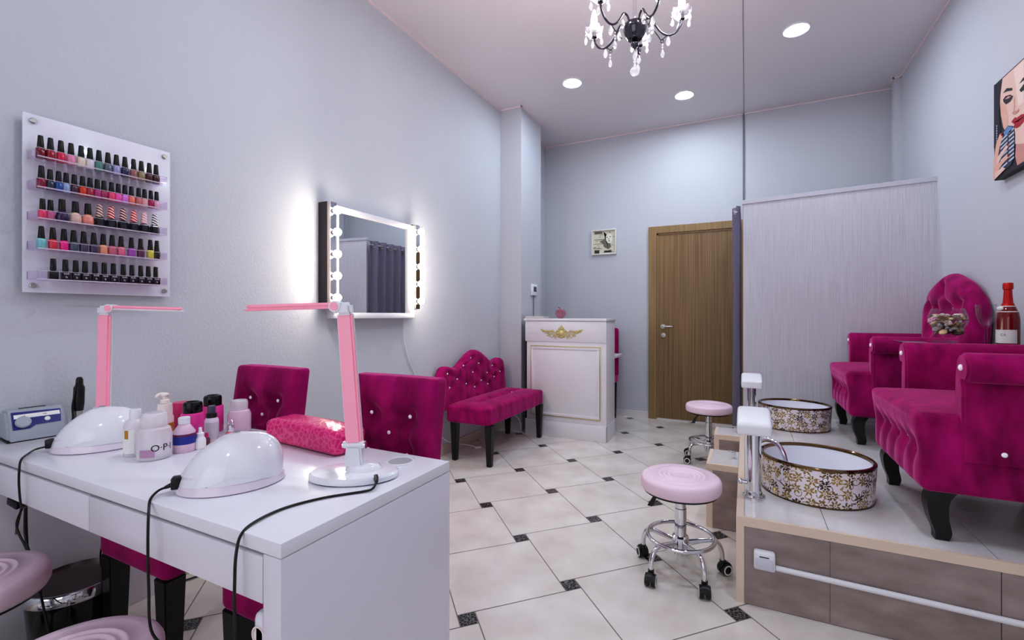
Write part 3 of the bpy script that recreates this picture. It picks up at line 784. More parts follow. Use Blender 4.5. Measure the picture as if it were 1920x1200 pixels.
def lamp(label, loc, headdir, lean, base_rz, back=1):
    """flat folding LED lamp; headdir = world angle of the head, lean = lean of the stem"""
    t = thing('desk_lamp', label, 'desk lamp', loc, 0, 'pink desk lamps')
    bm = NB(); lathe(bm, [(0, 0), (.93, 0), (1, .004), (1.0, .014), (.95, .019), (.5, .022), (0, .023)], 48, R(base_rz, 'Z') @ Matrix.Diagonal((.112, .072, 1, 1)))
    lathe(bm, [(.4, .018), (.36, .028), (.30, .034), (0, .036)], 40, T(.02, .012, 0) @ R(base_rz, 'Z') @ Matrix.Diagonal((.12, .09, 1, 1)))
    bs = mobj('base', bm, M['white_gloss'], t)
    bm = NB(); lathe(bm, [(0, -.001), (.94, -.001), (.95, .0025), (0, .0025)], 48, R(base_rz, 'Z') @ Matrix.Diagonal((.112, .072, 1, 1))); mobj('rubber_foot', bm, M['black'], bs)
    v = Vector((cos(headdir), sin(headdir), 0)); w = Vector((0, 0, 1)).cross(v)     # v: along the head
    FR = Matrix((( v.x, w.x, 0, 0), (v.y, w.y, 0, 0), (0, 0, 1, 0), (0, 0, 0, 1)))  # local x = v, y = w
    N_ = FR @ T(0, 0, .03)
    bm = NB(); taperbox(bm, (0, 0, 0), (.024, .013), (0, 0, .052), (.019, .010), .004); join(bm, bmesh.new()); bmesh.ops.transform(bm, matrix=N_, verts=bm.verts)
    mobj('neck', bm, M['white_gloss'], t)
    bm = NB(); tube(bm, [(-.026, 0, .055), (.026, 0, .055)], .0095, 16, M=N_); mobj('hinge_barrel', bm, M['white_gloss'], t)
    bm = NB(); tube(bm, [(-.030, 0, .055), (-.026, 0, .055)], .010, 16, M=N_); tube(bm, [(.026, 0, .055), (.030, 0, .055)], .008, 16, M=N_); mobj('hinge_pin', bm, M['chrome'], t)
    S = N_ @ T(0, 0, .058) @ R(lean, 'Y')
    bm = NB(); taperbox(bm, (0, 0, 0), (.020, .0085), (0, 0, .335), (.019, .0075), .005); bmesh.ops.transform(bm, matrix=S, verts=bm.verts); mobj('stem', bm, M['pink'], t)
    bm = NB(); taperbox(bm, (0, .0, 0), (.0225, .004), (0, 0, .337), (.0215, .004), .002); bmesh.ops.transform(bm, matrix=S @ T(-.0015*back, .0065*back, 0), verts=bm.verts); mobj('stem_back', bm, M['white_gloss'], t)
    bm = NB(); taperbox(bm, (0, 0, .332), (.0215, .012), (.004, 0, .366), (.0235, .0145), .008); bmesh.ops.transform(bm, matrix=S, verts=bm.verts)
    tube(bm, [(.020, -.0165, .357), (.020, .0165, .357)], .0145, 24, M=S); mobj('top_hinge', bm, M['white_gloss'], t)
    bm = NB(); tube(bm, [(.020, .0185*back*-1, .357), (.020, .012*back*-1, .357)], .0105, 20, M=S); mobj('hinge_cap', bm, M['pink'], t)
    top = S @ Vector((.022, 0, .358))
    H = T(*top) @ FR @ R(.03, 'Y')
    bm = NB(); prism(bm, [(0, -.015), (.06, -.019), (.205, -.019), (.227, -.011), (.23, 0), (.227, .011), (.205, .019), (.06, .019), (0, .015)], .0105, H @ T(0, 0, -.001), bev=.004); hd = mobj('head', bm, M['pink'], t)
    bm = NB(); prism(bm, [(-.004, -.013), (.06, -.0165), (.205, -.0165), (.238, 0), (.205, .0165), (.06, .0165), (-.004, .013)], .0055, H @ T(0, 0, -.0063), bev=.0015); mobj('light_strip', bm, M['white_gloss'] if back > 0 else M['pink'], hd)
    return t
CAMR = math.radians(25.37)      # world angle of the room's cross direction seen face-on
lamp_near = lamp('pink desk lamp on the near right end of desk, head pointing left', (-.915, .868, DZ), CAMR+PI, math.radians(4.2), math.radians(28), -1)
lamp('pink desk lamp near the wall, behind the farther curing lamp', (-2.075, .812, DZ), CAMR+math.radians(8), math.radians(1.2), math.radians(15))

def uv_lamp(label, loc, rz):
    t = thing('uv_curing_lamp', label, 'nail lamp', loc, rz, 'white curing lamps')
    a, c, H_ = .108, .092, .112
    def pt(ang, k):
        """k 0..1 from rim to apex"""
        r = (1-k**2.1)**.55 if k < 1 else 0
        ca = cos(ang); rx = ((1-k**3.2)**.42 if ca > 0 else (1-k**1.55)**.62) if k < 1 else 0
        z = .016+H_*k
        x = a*rx*ca; y = c*r*sin(ang)
        x += .004*k
        return Vector((x*(1 if cos(ang) > 0 else 1.06), y, z))
    bm = NB(); seg, nk = 48, 16; rings = []
    for i in range(nk):
        k = (i/nk)
        row = []
        for s in range(seg):
            an = 2*PI*s/seg
            p = pt(an, k)
            if i == 0: p.z += .022*exp(-((p.x-.01)/.055)**2)*(1 if sin(an) < .2 else .2)
            row.append(bm.verts.new(p))
        rings.append(row)
    ap = bm.verts.new(pt(0, 1))
    for i in range(nk-1):
        for s in range(seg): bm.faces.new((rings[i][s], rings[i][(s+1) % seg], rings[i+1][(s+1) % seg], rings[i+1][s]))
    for s in range(seg): bm.faces.new((rings[-1][s], rings[-1][(s+1) % seg], ap))
    mobj('shell', bm, M['white_gloss'], t)
    bm = NB(); lathe(bm, [(0, 0), (.99, 0), (1.05, .003), (1.04, .010), (.985, .024), (.95, .042), (0, .043)], 48, T(-.003, 0, 0) @ Matrix.Diagonal((a*1.02, c*1.0, 1, 1)))
    mobj('base_plate', bm, mat('milky_skirt', (232, 220, 232), .2, coat=.4), t)
    bm = NB(); box(bm, -.122, -.100, -.034, -.008, .012, .040, .003); mobj('power_inlet', bm, M['black'], t)
    bm = NB(); ring(bm, .009, .0006, 24, 5, T(.004, 0, .016+H_-.0004)); ring(bm, .0045, .0006, 20, 5, T(.004, .002, .016+H_)); mobj('emblem', bm, mat('grey_print', (150, 150, 160), .4), t)
    return t
    return t
uv_near = uv_lamp('white dome curing lamp at the front desk edge, nearer of the two', (-1.158, .712, DZ), math.radians(52))
uv_far = uv_lamp('white dome curing lamp near the wall, in front of the far pink lamp', (-1.87, .728, DZ), math.radians(47))

def mk(name, label, cat, loc, parts, rz=0, group='bottles and jars on the desk'):
    t = thing(name, label, cat, loc, rz, group)
    for pn, prof, m in parts:
        bm = NB()
        if callable(prof): prof(bm)
        else: lathe(bm, prof, 28)
        mobj(pn, bm, m, t)
    return t
def half(bm, r, z0, z1, a0, a1, n=10):
    """part of a round label, from angle a0 to a1"""
    lo = [bm.verts.new((r*cos(math.radians(a0+(a1-a0)*k/n)), r*sin(math.radians(a0+(a1-a0)*k/n)), z0)) for k in range(n+1)]
    hi = [bm.verts.new((v.co.x, v.co.y, z1)) for v in lo]
    for k in range(n): bm.faces.new((lo[k], lo[k+1], hi[k+1], hi[k]))
def facing(x, y): return math.atan2(-y, -x)+PI/2     # turns local -y towards the viewer's side of the room
o = mk('remover_bottle', 'large frosted clear bottle with black letters, front of the desk bottles', 'bottle', (-1.572, .735, DZ), [
    ('body', [(0, 0), (.037, 0), (.042, .004), (.042, .07), (.038, .088), (.031, .093), (0, .093)], M['frosted']),
    ('neck_cap', [(0, .093), (.031, .093), (.032, .096), (.032, .126), (.029, .132), (.024, .134), (.024, .124), (0, .122)], M['frosted'])], facing(-1.572, .735))
def wraptext(s, size, r, z, a0):
    bm = text_bm(s, size, .0003)
    for v in bm.verts:
        an = a0+v.co.x/r; v.co = Vector((r*sin(an)+0, -r*cos(an), z+v.co.y)) if abs(v.co.z) < 1 else v.co
    return bm
mobj('lettering', wraptext('O·P·I', .026, .0426, .036, .42), M['ink'], o, False)
b = NB()
for k in range(8):
    pass
lathe(b, [(.0424, .012), (.0426, .012), (.0426, .034), (.0424, .034)], 28)
bmesh.ops.delete(b, geom=[v for v in b.verts if not (v.co.y < -.02 and v.co.x < .0)], context='VERTS'); mobj('label', b, M['mauve_label'], o)
mk('lotion_bottle', 'tall white bottle with white cap behind the frosted lettered bottle', 'bottle', (-1.655, .725, DZ), [
    ('body', [(0, 0), (.026, 0), (.028, .003), (.028, .092), (.022, .104), (.015, .11), (0, .11)], M['frosted']),
    ('cap', [(0, .108), (.014, .108), (.0145, .11), (.0135, .137), (.012, .139), (0, .139)], M['white_gloss']),
    ('label', lambda bm: half(bm, .0283, .012, .082, -200, -95), M['paper']), ('label', lambda bm: half(bm, .0285, .055, .080, -150, -125), M['amber'])], facing(-1.655, .725))
def pump(bm):
    lathe(bm, [(0, .118), (.013, .118), (.013, .130), (.007, .132), (.007, .142), (0, .142)], 20); ball(bm, (0, 0, .147), .012, 16, 8, s=(1, 1, .65)); tube(bm, catmull([(0, 0, .149), (-.012, 0, .150), (-.020, 0, .146), (-.023, 0, .140)], 5), [.006]*15+[.005], 10)
mk('pump_bottle', 'cream pump bottle with amber band standing left of the pink jars', 'bottle', (-1.80, .872, DZ), [
    ('body', [(0, 0), (.022, 0), (.024, .003), (.024, .07), (.021, .078), (.021, .100), (.020, .116), (0, .118)], M['cream']),
    ('label', lambda bm: lathe(bm, [(.0243, .02), (.0246, .02), (.0246, .052), (.0243, .052)], 28), M['amber']), ('pump_head', pump, M['cream'])], facing(-1.8, .872))
mk('cuticle_bottle', 'milky bottle with a dark blue band label beside the frosted bottle', 'bottle', (-1.566, .81, DZ), [
    ('body', [(0, 0), (.027, 0), (.029, .003), (.029, .062), (.016, .082), (.012, .086), (0, .086)], M['pink_liquid']),
    ('label', lambda bm: lathe(bm, [(.0292, .026), (.0296, .026), (.0296, .050), (.0292, .050)], 28), M['blue_label']),
    ('label', lambda bm: lathe(bm, [(.0292, .050), (.0295, .050), (.0295, .057), (.0292, .057)], 28), M['plum']),
    ('cap', [(0, .085), (.015, .085), (.0155, .087), (.0155, .104), (.013, .106), (0, .106)], M['white_gloss'])])
mk('dropper_bottle', 'tiny white dropper bottle in front of the black topped spray', 'bottle', (-1.548, .846, DZ), [
    ('body', [(0, 0), (.013, 0), (.0145, .002), (.0145, .032), (.009, .040), (0, .041)], M['white_gloss']),
    ('label', lambda bm: lathe(bm, [(.0147, .004), (.015, .004), (.015, .028), (.0147, .028)], 24), M['paper']),
    ('cap', [(0, .04), (.010, .04), (.010, .050), (.0055, .053), (.004, .068), (0, .069)], M['white_gloss'])])
def jar(label, x, y, h):
    mk('dispenser_jar', label, 'jar', (x, y, DZ), [
        ('body', [(0, 0), (.030, 0), (.033, .004), (.033, h), (.030, h+.006), (0, h+.006)], M['hot_pink']),
        ('pump_lid', [(0, h+.005), (.027, h+.005), (.028, h+.007), (.028, h+.034), (.025, h+.041), (.018, h+.043), (.017, h+.040), (0, h+.040)], M['black_gloss'])])
jar('bright pink dispenser jar with black lid, nearer the frosted bottle', -1.70, .905, .084)
jar('bright pink dispenser jar with black lid, behind the spray bottle', -1.745, .995, .088)
mk('lotion_tub', 'dark rose pot behind the cream pump bottle', 'jar', (-1.86, .955, DZ), [('body', [(0, 0), (.028, 0), (.030, .003), (.030, .10), (.028, .103), (0, .103)], M['rose'])])
mk('spray_bottle', 'small silver white spray bottle with black collar and smoky cap', 'bottle', (-1.605, .912, DZ), [
    ('body', [(0, 0), (.018, 0), (.020, .002), (.020, .072), (.016, .080), (0, .08)], mat('pearly_plastic', (226, 212, 226), .3)),
    ('label', lambda bm: lathe(bm, [(.0201, .012), (.0204, .012), (.0204, .066), (.0201, .066)], 28), mat('silver_label', (206, 200, 212), .35)),
    ('collar', [(0, .079), (.015, .079), (.0155, .081), (.0155, .094), (0, .096)], M['black']),
    ('cap', [(0, .095), (.0115, .095), (.0115, .117), (.010, .119), (0, .119)], mat('smoky_cap', (74, 70, 90), .15))], facing(-1.605, .912))
mk('gel_jar', 'small coral bottle with a silver ring cap beside the spray', 'bottle', (-1.575, .955, DZ), [
    ('body', [(0, 0), (.016, 0), (.018, .003), (.014, .022), (.009, .028), (0, .028)], mat('coral_gel', (246, 100, 120), .15, coat=.5)),
    ('cap', [(0, .027), (.0095, .027), (.011, .03), (.0105, .048), (0, .05)], M['chrome']),
    ('ring_loop', lambda bm: ring(bm, .009, .0025, 20, 8, T(0, 0, .058) @ R(PI/2, 'X') @ R(.3, 'Y')), M['chrome'])])
mk('oil_bottle', 'little brown bottle lying low between dropper and spray', 'bottle', (-1.572, .878, DZ), [('body', [(0, 0), (.008, 0), (.0095, .002), (.0095, .02), (.006, .026), (0, .027)], mat('brown_glass', (110, 60, 70), .15)), ('cap', [(0, .026), (.0055, .026), (.0045, .04), (0, .041)], M['rose'])])
mk('tonic_bottle', 'pale pink clear bottle with a wide clear cap, right end of the bottle group', 'bottle', (-1.655, 1.035, DZ), [
    ('body', [(0, 0), (.034, 0), (.037, .004), (.037, .062), (.032, .076), (.024, .08), (0, .08)], M['pink_liquid']),
    ('cap', [(0, .079), (.026, .079), (.027, .082), (.027, .106), (.024, .114), (.018, .115), (.018, .108), (0, .106)], M['frosted'])])

# hand cushion
t = thing('hand_cushion', 'glossy pink crocodile pattern hand rest cushion at the far desk edge', 'cushion', (-1.265, 1.032, DZ), math.radians(-5))
def hc(p):
    return Vector((0, 0, (.010*(1-(p.x/.19)**2)*(1-(p.y/.06)**2)) if p.z > 0 else 0))
b = soft((.37, .115, .072), .02, 20, hc); bmesh.ops.translate(b, vec=(0, 0, .0365), verts=b.verts); mobj('pad', b, M['croc'], t)

# cords
def cord(owner, pts, r=.0028, m='black', plug=None):
    """a flex in room coordinates, attached to the thing it belongs to"""
    inv = (T(*owner.location) @ R(owner.rotation_euler.z, 'Z')).inverted()
    b = NB(); tube(b, [inv @ p for p in catmull(pts, 8)], r, 8); c = mobj('power_cord', b, M[m], owner)
    if plug:
        b = NB(); p, q = inv @ Vector(plug[0]), inv @ Vector(plug[1]); tube(b, [p, p+(q-p)*.55, q], [.0065, .006, .0038], 10); mobj('connector', b, M['black'], c)
cord(uv_near, [(-1.236, .603, .764), (-1.236, .585, .761), (-1.215, .560, .754), (-1.187, .544, .738), (-1.168, .534, .71), (-1.162, .531, .66), (-1.163, .533, .58), (-1.160, .536, .49), (-1.12, .55, .44), (-1.08, .56, .35), (-1.06, .58, .02)], plug=((-1.216, .622, .775), (-1.238, .600, .763)))
cord(lamp_near, [(-.811, .838, .7655), (-.802, .818, .758), (-.815, .803, .7535), (-.87, .735, .7535), (-.90, .66, .7535), (-.892, .59, .7545), (-.878, .553, .748), (-.870, .538, .72), (-.868, .534, .67), (-.874, .538, .60), (-.88, .55, .50), (-.872, .60, .3), (-.88, .7, .02)], plug=((-.836, .862, .766), (-.809, .836, .765)))
cord(uv_far, [(-1.962, .634, .762), (-1.975, .612, .757), (-1.945, .587, .7545), (-1.888, .556, .7545), (-1.858, .543, .738), (-1.847, .539, .69), (-1.860, .548, .625), (-1.96, .59, .60), (-2.09, .62, .592)], plug=((-1.945, .655, .775), (-1.963, .632, .763)))

# under the desk
t = thing('power_adapter', 'black power adapter hanging under the left drawer with leads', 'adapter', (-2.105, .625, .58))
b = NB(); box(b, -.02, .02, -.032, .032, -.014, .018, .004); o = mobj('housing', b, M['black'], t); o.rotation_euler = (.3, .5, .4)
for pts in ([(0, 0, -.02), (-.02, -.01, -.09), (.02, .0, -.16), (.06, .0, -.22)], [(.01, 0, -.02), (.03, -.005, -.12), (.09, .0, -.22), (.17, 0, -.36), (.21, 0, -.40), (.19, 0, -.46)], [(-.01, 0, -.02), (-.05, .0, -.10), (-.13, .02, -.15), (-.2, .03, -.17)], [(-.015, .01, -.02), (-.045, .02, -.12), (-.03, .02, -.25)]):
    b = NB(); tube(b, catmull(pts, 8), .0032, 7); mobj('lead', b, M['black'], t)
t = thing('hanging_lead', 'two black leads dangling below the left drawer against the wall', 'cord', (-2.06, .82, .632))
for pts in ([(0, 0, 0), (.004, 0, -.12), (-.01, .0, -.22), (-.03, 0, -.33)], [(.05, .02, 0), (.03, .01, -.08), (0, 0, -.2), (-.05, 0, -.33), (-.02, .0, -.42)]):
    b = NB(); tube(b, catmull(pts, 8), .003, 7); mobj('lead', b, M['black'], t)
t = thing('wall_socket', 'white surface mounted socket on the wall under the desk', 'socket', (XL, .705, .565))
b = NB(); box(b, 0, .045, -.05, .05, -.045, .045, .008); mobj('housing', b, M['white_gloss'], t)
b = NB(); box(b, 0, .02, .05, .25, -.055, -.03, .003); mobj('cable_duct', b, M['white_gloss'], t)
t = thing('wall_plug', 'small white plug low on the wall behind the bin', 'plug', (XL, .775, .265))
b = NB(); box(b, 0, .02, -.04, .04, -.04, .04, .005); mobj('plate', b, M['white_gloss'], t)
b = NB(); lathe(b, [(0, .02), (.02, .02), (.018, .05), (0, .052)], 20, R(PI/2, 'Y')); mobj('plug_body', b, M['cream'], t)

def bin_():
    t = thing('waste_bin', 'round dark bin with a chrome rim and flat lid under the desk', 'bin', (-2.085, .745, 0))
    bm = NB(); lathe(bm, [(0, 0), (.10, 0), (.105, .006), (.124, .235), (0, .235)], 48); mobj('body', bm, M['black_gloss'], t)
    bm = NB(); lathe(bm, [(.125, .234), (.131, .234), (.133, .238), (.133, .268), (.130, .272), (.125, .272)], 48, close=True); mobj('rim', bm, M['chrome'], t)
    bm = NB(); lathe(bm, [(0, .266), (.125, .264), (.125, .258), (0, .258)], 48); mobj('lid', bm, mat('dark_lid', (62, 50, 52), .35), t)
    bm = NB(); tube(bm, catmull([(.115, .05, .20), (.14, .06, .15), (.11, .055, .09)], 6), .004, 8); mobj('handle', bm, M['chrome'], t)
bin_()

# ------------------------------------------------------------------ stools
def stool(label, loc, h, a0, rseat=.172, lever=200):
    t = thing('rolling_stool', label, 'stool', loc, 0, 'round pink rolling stools')
    prof = [(0, h-.001), (.030, h-.001)]
    for q in (.046, .066, .086, .106):
        prof += [(q-.006, h-.001), (q-.002, h+.0022), (q+.003, h+.0022), (q+.007, h-.0015)]
    prof = [(r*rseat/.175, z) for r, z in prof]+[(rseat*.8, h), (rseat-.014, h-.002), (rseat-.005, h-.008), (rseat, h-.018), (rseat, h-.050), (rseat-.005, h-.060), (rseat-.02, h-.064), (0, h-.064)]
    bm = NB(); lathe(bm, prof, 56); mobj('seat', bm, M['pink_leather'], t, angle=60)
    bm = NB(); lathe(bm, [(0, h-.063), (rseat-.012, h-.063), (rseat-.012, h-.070), (.05, h-.074), (.04, h-.092), (0, h-.092)], 40); mobj('seat_plate', bm, M['black'], t)
    bm = NB(); lathe(bm, [(.026, .13), (.026, h-.15), (.024, h-.148), (.024, h-.085), (0, h-.085)], 24); mobj('gas_lift', bm, M['chrome'], t)
    bm = NB(); lathe(bm, [(0, .085), (.028, .085), (.030, .10), (.037, .115), (.037, .165), (.030, .172), (0, .172)], 24); mobj('hub', bm, M['chrome'], t)
    bm = NB(); ring(bm, .145, .009, 56, 10, T(0, 0, .165)); mobj('foot_ring', bm, M['chrome'], t)
    for k in range(5):
        a = math.radians(a0+72*k); c, s = cos(a), sin(a)
        P = lambda r, z: (r*c, r*s, z)
        bm = NB(); tube(bm, catmull([P(.03, .140), P(.09, .147), P(.14, .150), P(.168, .135), P(.182, .10), P(.185, .058)], 6), .0105, 10); lg = mobj('leg', bm, M['chrome'], t)
        X_ = T(*P(.185, 0)) @ R(a+.9*sin(3*k+1), 'Z')
        bm = NB()
        for sg in (-1, 1):
            lathe(bm, [(0, -.009), (.024, -.009), (.026, -.007), (.026, .007), (.024, .009), (0, .009)], 24, X_ @ T(.012, sg*.0135, .026) @ R(PI/2, 'X'))
            lathe(bm, [(.0165, .0092), (.022, .0092), (.022, .0105), (.0165, .0105)], 24, X_ @ T(.012, sg*.0135, .026) @ R(-sg*PI/2, 'X'), mi=1, close=True)
        box_ = bmesh.new(); lathe(box_, [(0, -.012), (.029, -.012), (.029, .012), (0, .012)], 20, R(PI/2, 'X')); bmesh.ops.bisect_plane(box_, geom=box_.verts[:]+box_.edges[:]+box_.faces[:], plane_co=(0, 0, .004), plane_no=(0, 0, -1), clear_outer=True)
        join(bm, box_, X_ @ T(.012, 0, .029)); tube(bm, [X_ @ Vector((0, 0, .05)), X_ @ Vector((0, 0, .066))], .013, 14)
        mobj('caster', bm, [M['black'], M['paper']], lg)
    a = math.radians(lever); v = Vector((cos(a), sin(a), 0))
    bm = NB(); tube(bm, catmull([v*.03+Vector((0, 0, h-.08)), v*.085+Vector((0, 0, h-.088)), v*.115+Vector((0, 0, h-.11))], 6), .004, 8)
    taperbox(bm, tuple(v*.135+Vector((0, 0, h-.15))), (.013, .006), tuple(v*.112+Vector((0, 0, h-.105))), (.009, .005), .003); mobj('height_lever', bm, M['black'], t)
    return t
stool('pale pink rolling stool in the open floor in front of the podium', (-.268, 2.164, 0), .443, 92, .175, 196)
stool('pale pink rolling stool by the wooden door at the back', (-.267, 3.9, 0), .462, 150, .175, 215)
stool('pale pink rolling stool at the desk, cut by the bottom photo edge', (-1.275, .435, 0), .452, 20, .165, 250)
stool('pale pink rolling stool at the desk, closest to the left wall', (-1.905, .445, 0), .460, 50, .172, 270)

# ------------------------------------------------------------------ pedicure stations
def basin(label, loc, ax, ay):
    t = thing('foot_basin', label, 'basin', loc, 0, 'floral foot basins')
    H_ = .17; seg = 72; bm = NB(); uvl = bm.loops.layers.uv.new('UVMap')
    rows = []
    zs = [0.006, .03, .06, .09, .12, H_-.01]
    for z in zs:
        k = .965+.035*z/H_
        rows.append([bm.verts.new((ax*k*cos(2*PI*i/seg), ay*k*sin(2*PI*i/seg), z)) for i in range(seg)])
    per = PI*(ax+ay)
    for j in range(len(zs)-1):
        for i in range(seg):
            i2 = (i+1) % seg
            f = bm.faces.new((rows[j][i], rows[j][i2], rows[j+1][i2], rows[j+1][i]))
            for lp, (u, v) in zip(f.loops, ((i, zs[j]), (i+1, zs[j]), (i+1, zs[j+1]), (i, zs[j+1]))): lp[uvl].uv = (u/seg*per, v)
    mobj('outer_wall', bm, M['floral'], t)
    q = ax/ay
    bm = NB(); lathe(bm, [(ax*.935, H_-.008), (ax*.93, H_-.03), (ax*.86, .05), (ax*.7, .022), (ax*.3, .016), (0, .015), (0, .004), (ax*.95, .004), (ax*.95, H_-.012)], seg, Matrix.Diagonal((1, ay/ax, 1, 1)))
    mobj('bowl', bm, M['ceramic'], t)
    bm = NB(); lathe(bm, [(ax*.93, H_-.014), (ax*.935, H_-.003), (ax*.95, H_), (ax*.985, H_), (ax*1.003, H_-.004), (ax*1.003, H_-.012)], seg, Matrix.Diagonal((1, ay/ax, 1, 1)), close=True)
    mobj('gilt_rim', bm, mat('bronze_gold_rim', (122, 98, 70), .1, metal=1), t)
    bm = NB(); lathe(bm, [(ax*.93, 0), (ax*.972, 0), (ax*.972, .007), (ax*.93, .007)], seg, Matrix.Diagonal((1, ay/ax, 1, 1)), close=True)
    mobj('foot_band', bm, mat('brown_gilt_band', (96, 72, 50), .3, metal=.7), t)
basin('white oval foot basin with gold flowers, on the podium in front of near armchair', (.293, 2.48, PH), .231, .218)
basin('white oval foot basin with gold flowers, at the back by the partition', (.322, 3.87, PH), .237, .208)
def footrest(label, loc):
    t = thing('foot_rest', label, 'foot rest', loc, 0, 'chrome post foot rests')
    bm = NB(); lathe(bm, [(0, 0), (.047, 0), (.047, .006), (.036, .012), (.034, .024), (.0295, .028), (.0295, .31), (.0, .31)], 32); mobj('post', bm, M['chrome'], t)
    bm = NB(); tube(bm, [(-.02, .0, .06), (-.055, .0, .06)], .009, 12); ball(bm, (-.055, 0, .06), .013, 12, 8); mobj('lock_knob', bm, M['chrome'], t)
    def pd_(p): return Vector((0, 0, .10*p.y+.020*sin(PI*(p.y+.14)/.28)-.5*p.x*p.x*(1 if p.z > 0 else .3)))
    bm = soft((.138, .275, .055), .014, 16, pd_); bmesh.ops.translate(bm, vec=(.0, .012, .338), verts=bm.verts); mobj('pad', bm, M['white_leather'], t)
    bm = NB(); box(bm, -.04, .04, -.07, .07, .305, .312); mobj('pad_plate', bm, M['black'], t)
footrest('white padded foot rest on a chrome post at the near basin', (.034, 2.295, PH))
footrest('white padded foot rest on a chrome post at the far basin', (.04, 3.70, PH))
t = thing('basin_tap', 'curved chrome spout hooked over the near floral basin', 'tap', (.10, 2.58, PH))
b = NB(); tube(b, catmull([(-.055, .0, .0), (-.055, .0, .10), (-.045, .0, .165), (-.01, -.01, .195), (.035, -.03, .19), (.065, -.05, .15), (.08, -.06, .10)], 8), .011, 14); mobj('spout', b, M['chrome'], t)
b = NB(); lathe(b, [(0, 0), (.022, 0), (.022, .006), (.014, .012), (.013, .03), (0, .03)], 24, T(-.055, 0, 0)); mobj('spout_base', b, M['chrome'], t)
for y, z, l in ((2.86, PH, 'small chrome shut-off valve on the near tiled boxing'), (3.5, PH, 'small chrome shut-off valve on the far tiled boxing')):
    t = thing('shutoff_valve', l, 'valve', (-.062, y, z)); b = NB(); lathe(b, [(0, 0), (.008, 0), (.008, .022), (.012, .024), (.012, .034), (0, .036)], 16); mobj('valve_body', b, M['chrome'], t)
    b = NB(); box(b, -.03, .006, -.005, .005, .034, .04, .002); mobj('lever', b, M['steel'], t)

t = thing('waterproof_socket', 'white flap covered socket on the podium riser', 'socket', (.067, PY, .195))
b = NB(); box(b, -.038, .038, -.034, 0, -.032, .042, .009, seg=3); mobj('housing', b, M['white_gloss'], t)
b = NB(); box(b, -.031, .031, -.038, -.033, -.026, .016, .003); mobj('flap', b, mat('pale_grey_flap', (214, 212, 224), .3), t)
b = NB(); box(b, -.018, .016, -.0355, -.033, .021, .025, .001); mobj('hinge_slot', b, M['ink'], t)
b = NB(); tube(b, [(.106, PY-.012, .176), (.5, PY-.012, .168), (XR, PY-.012, .152)], .0105, 12)
tag(mobj('cable_conduit', b, M['white_matt']), 'white cable conduit running right from the socket along the podium riser', 'conduit')

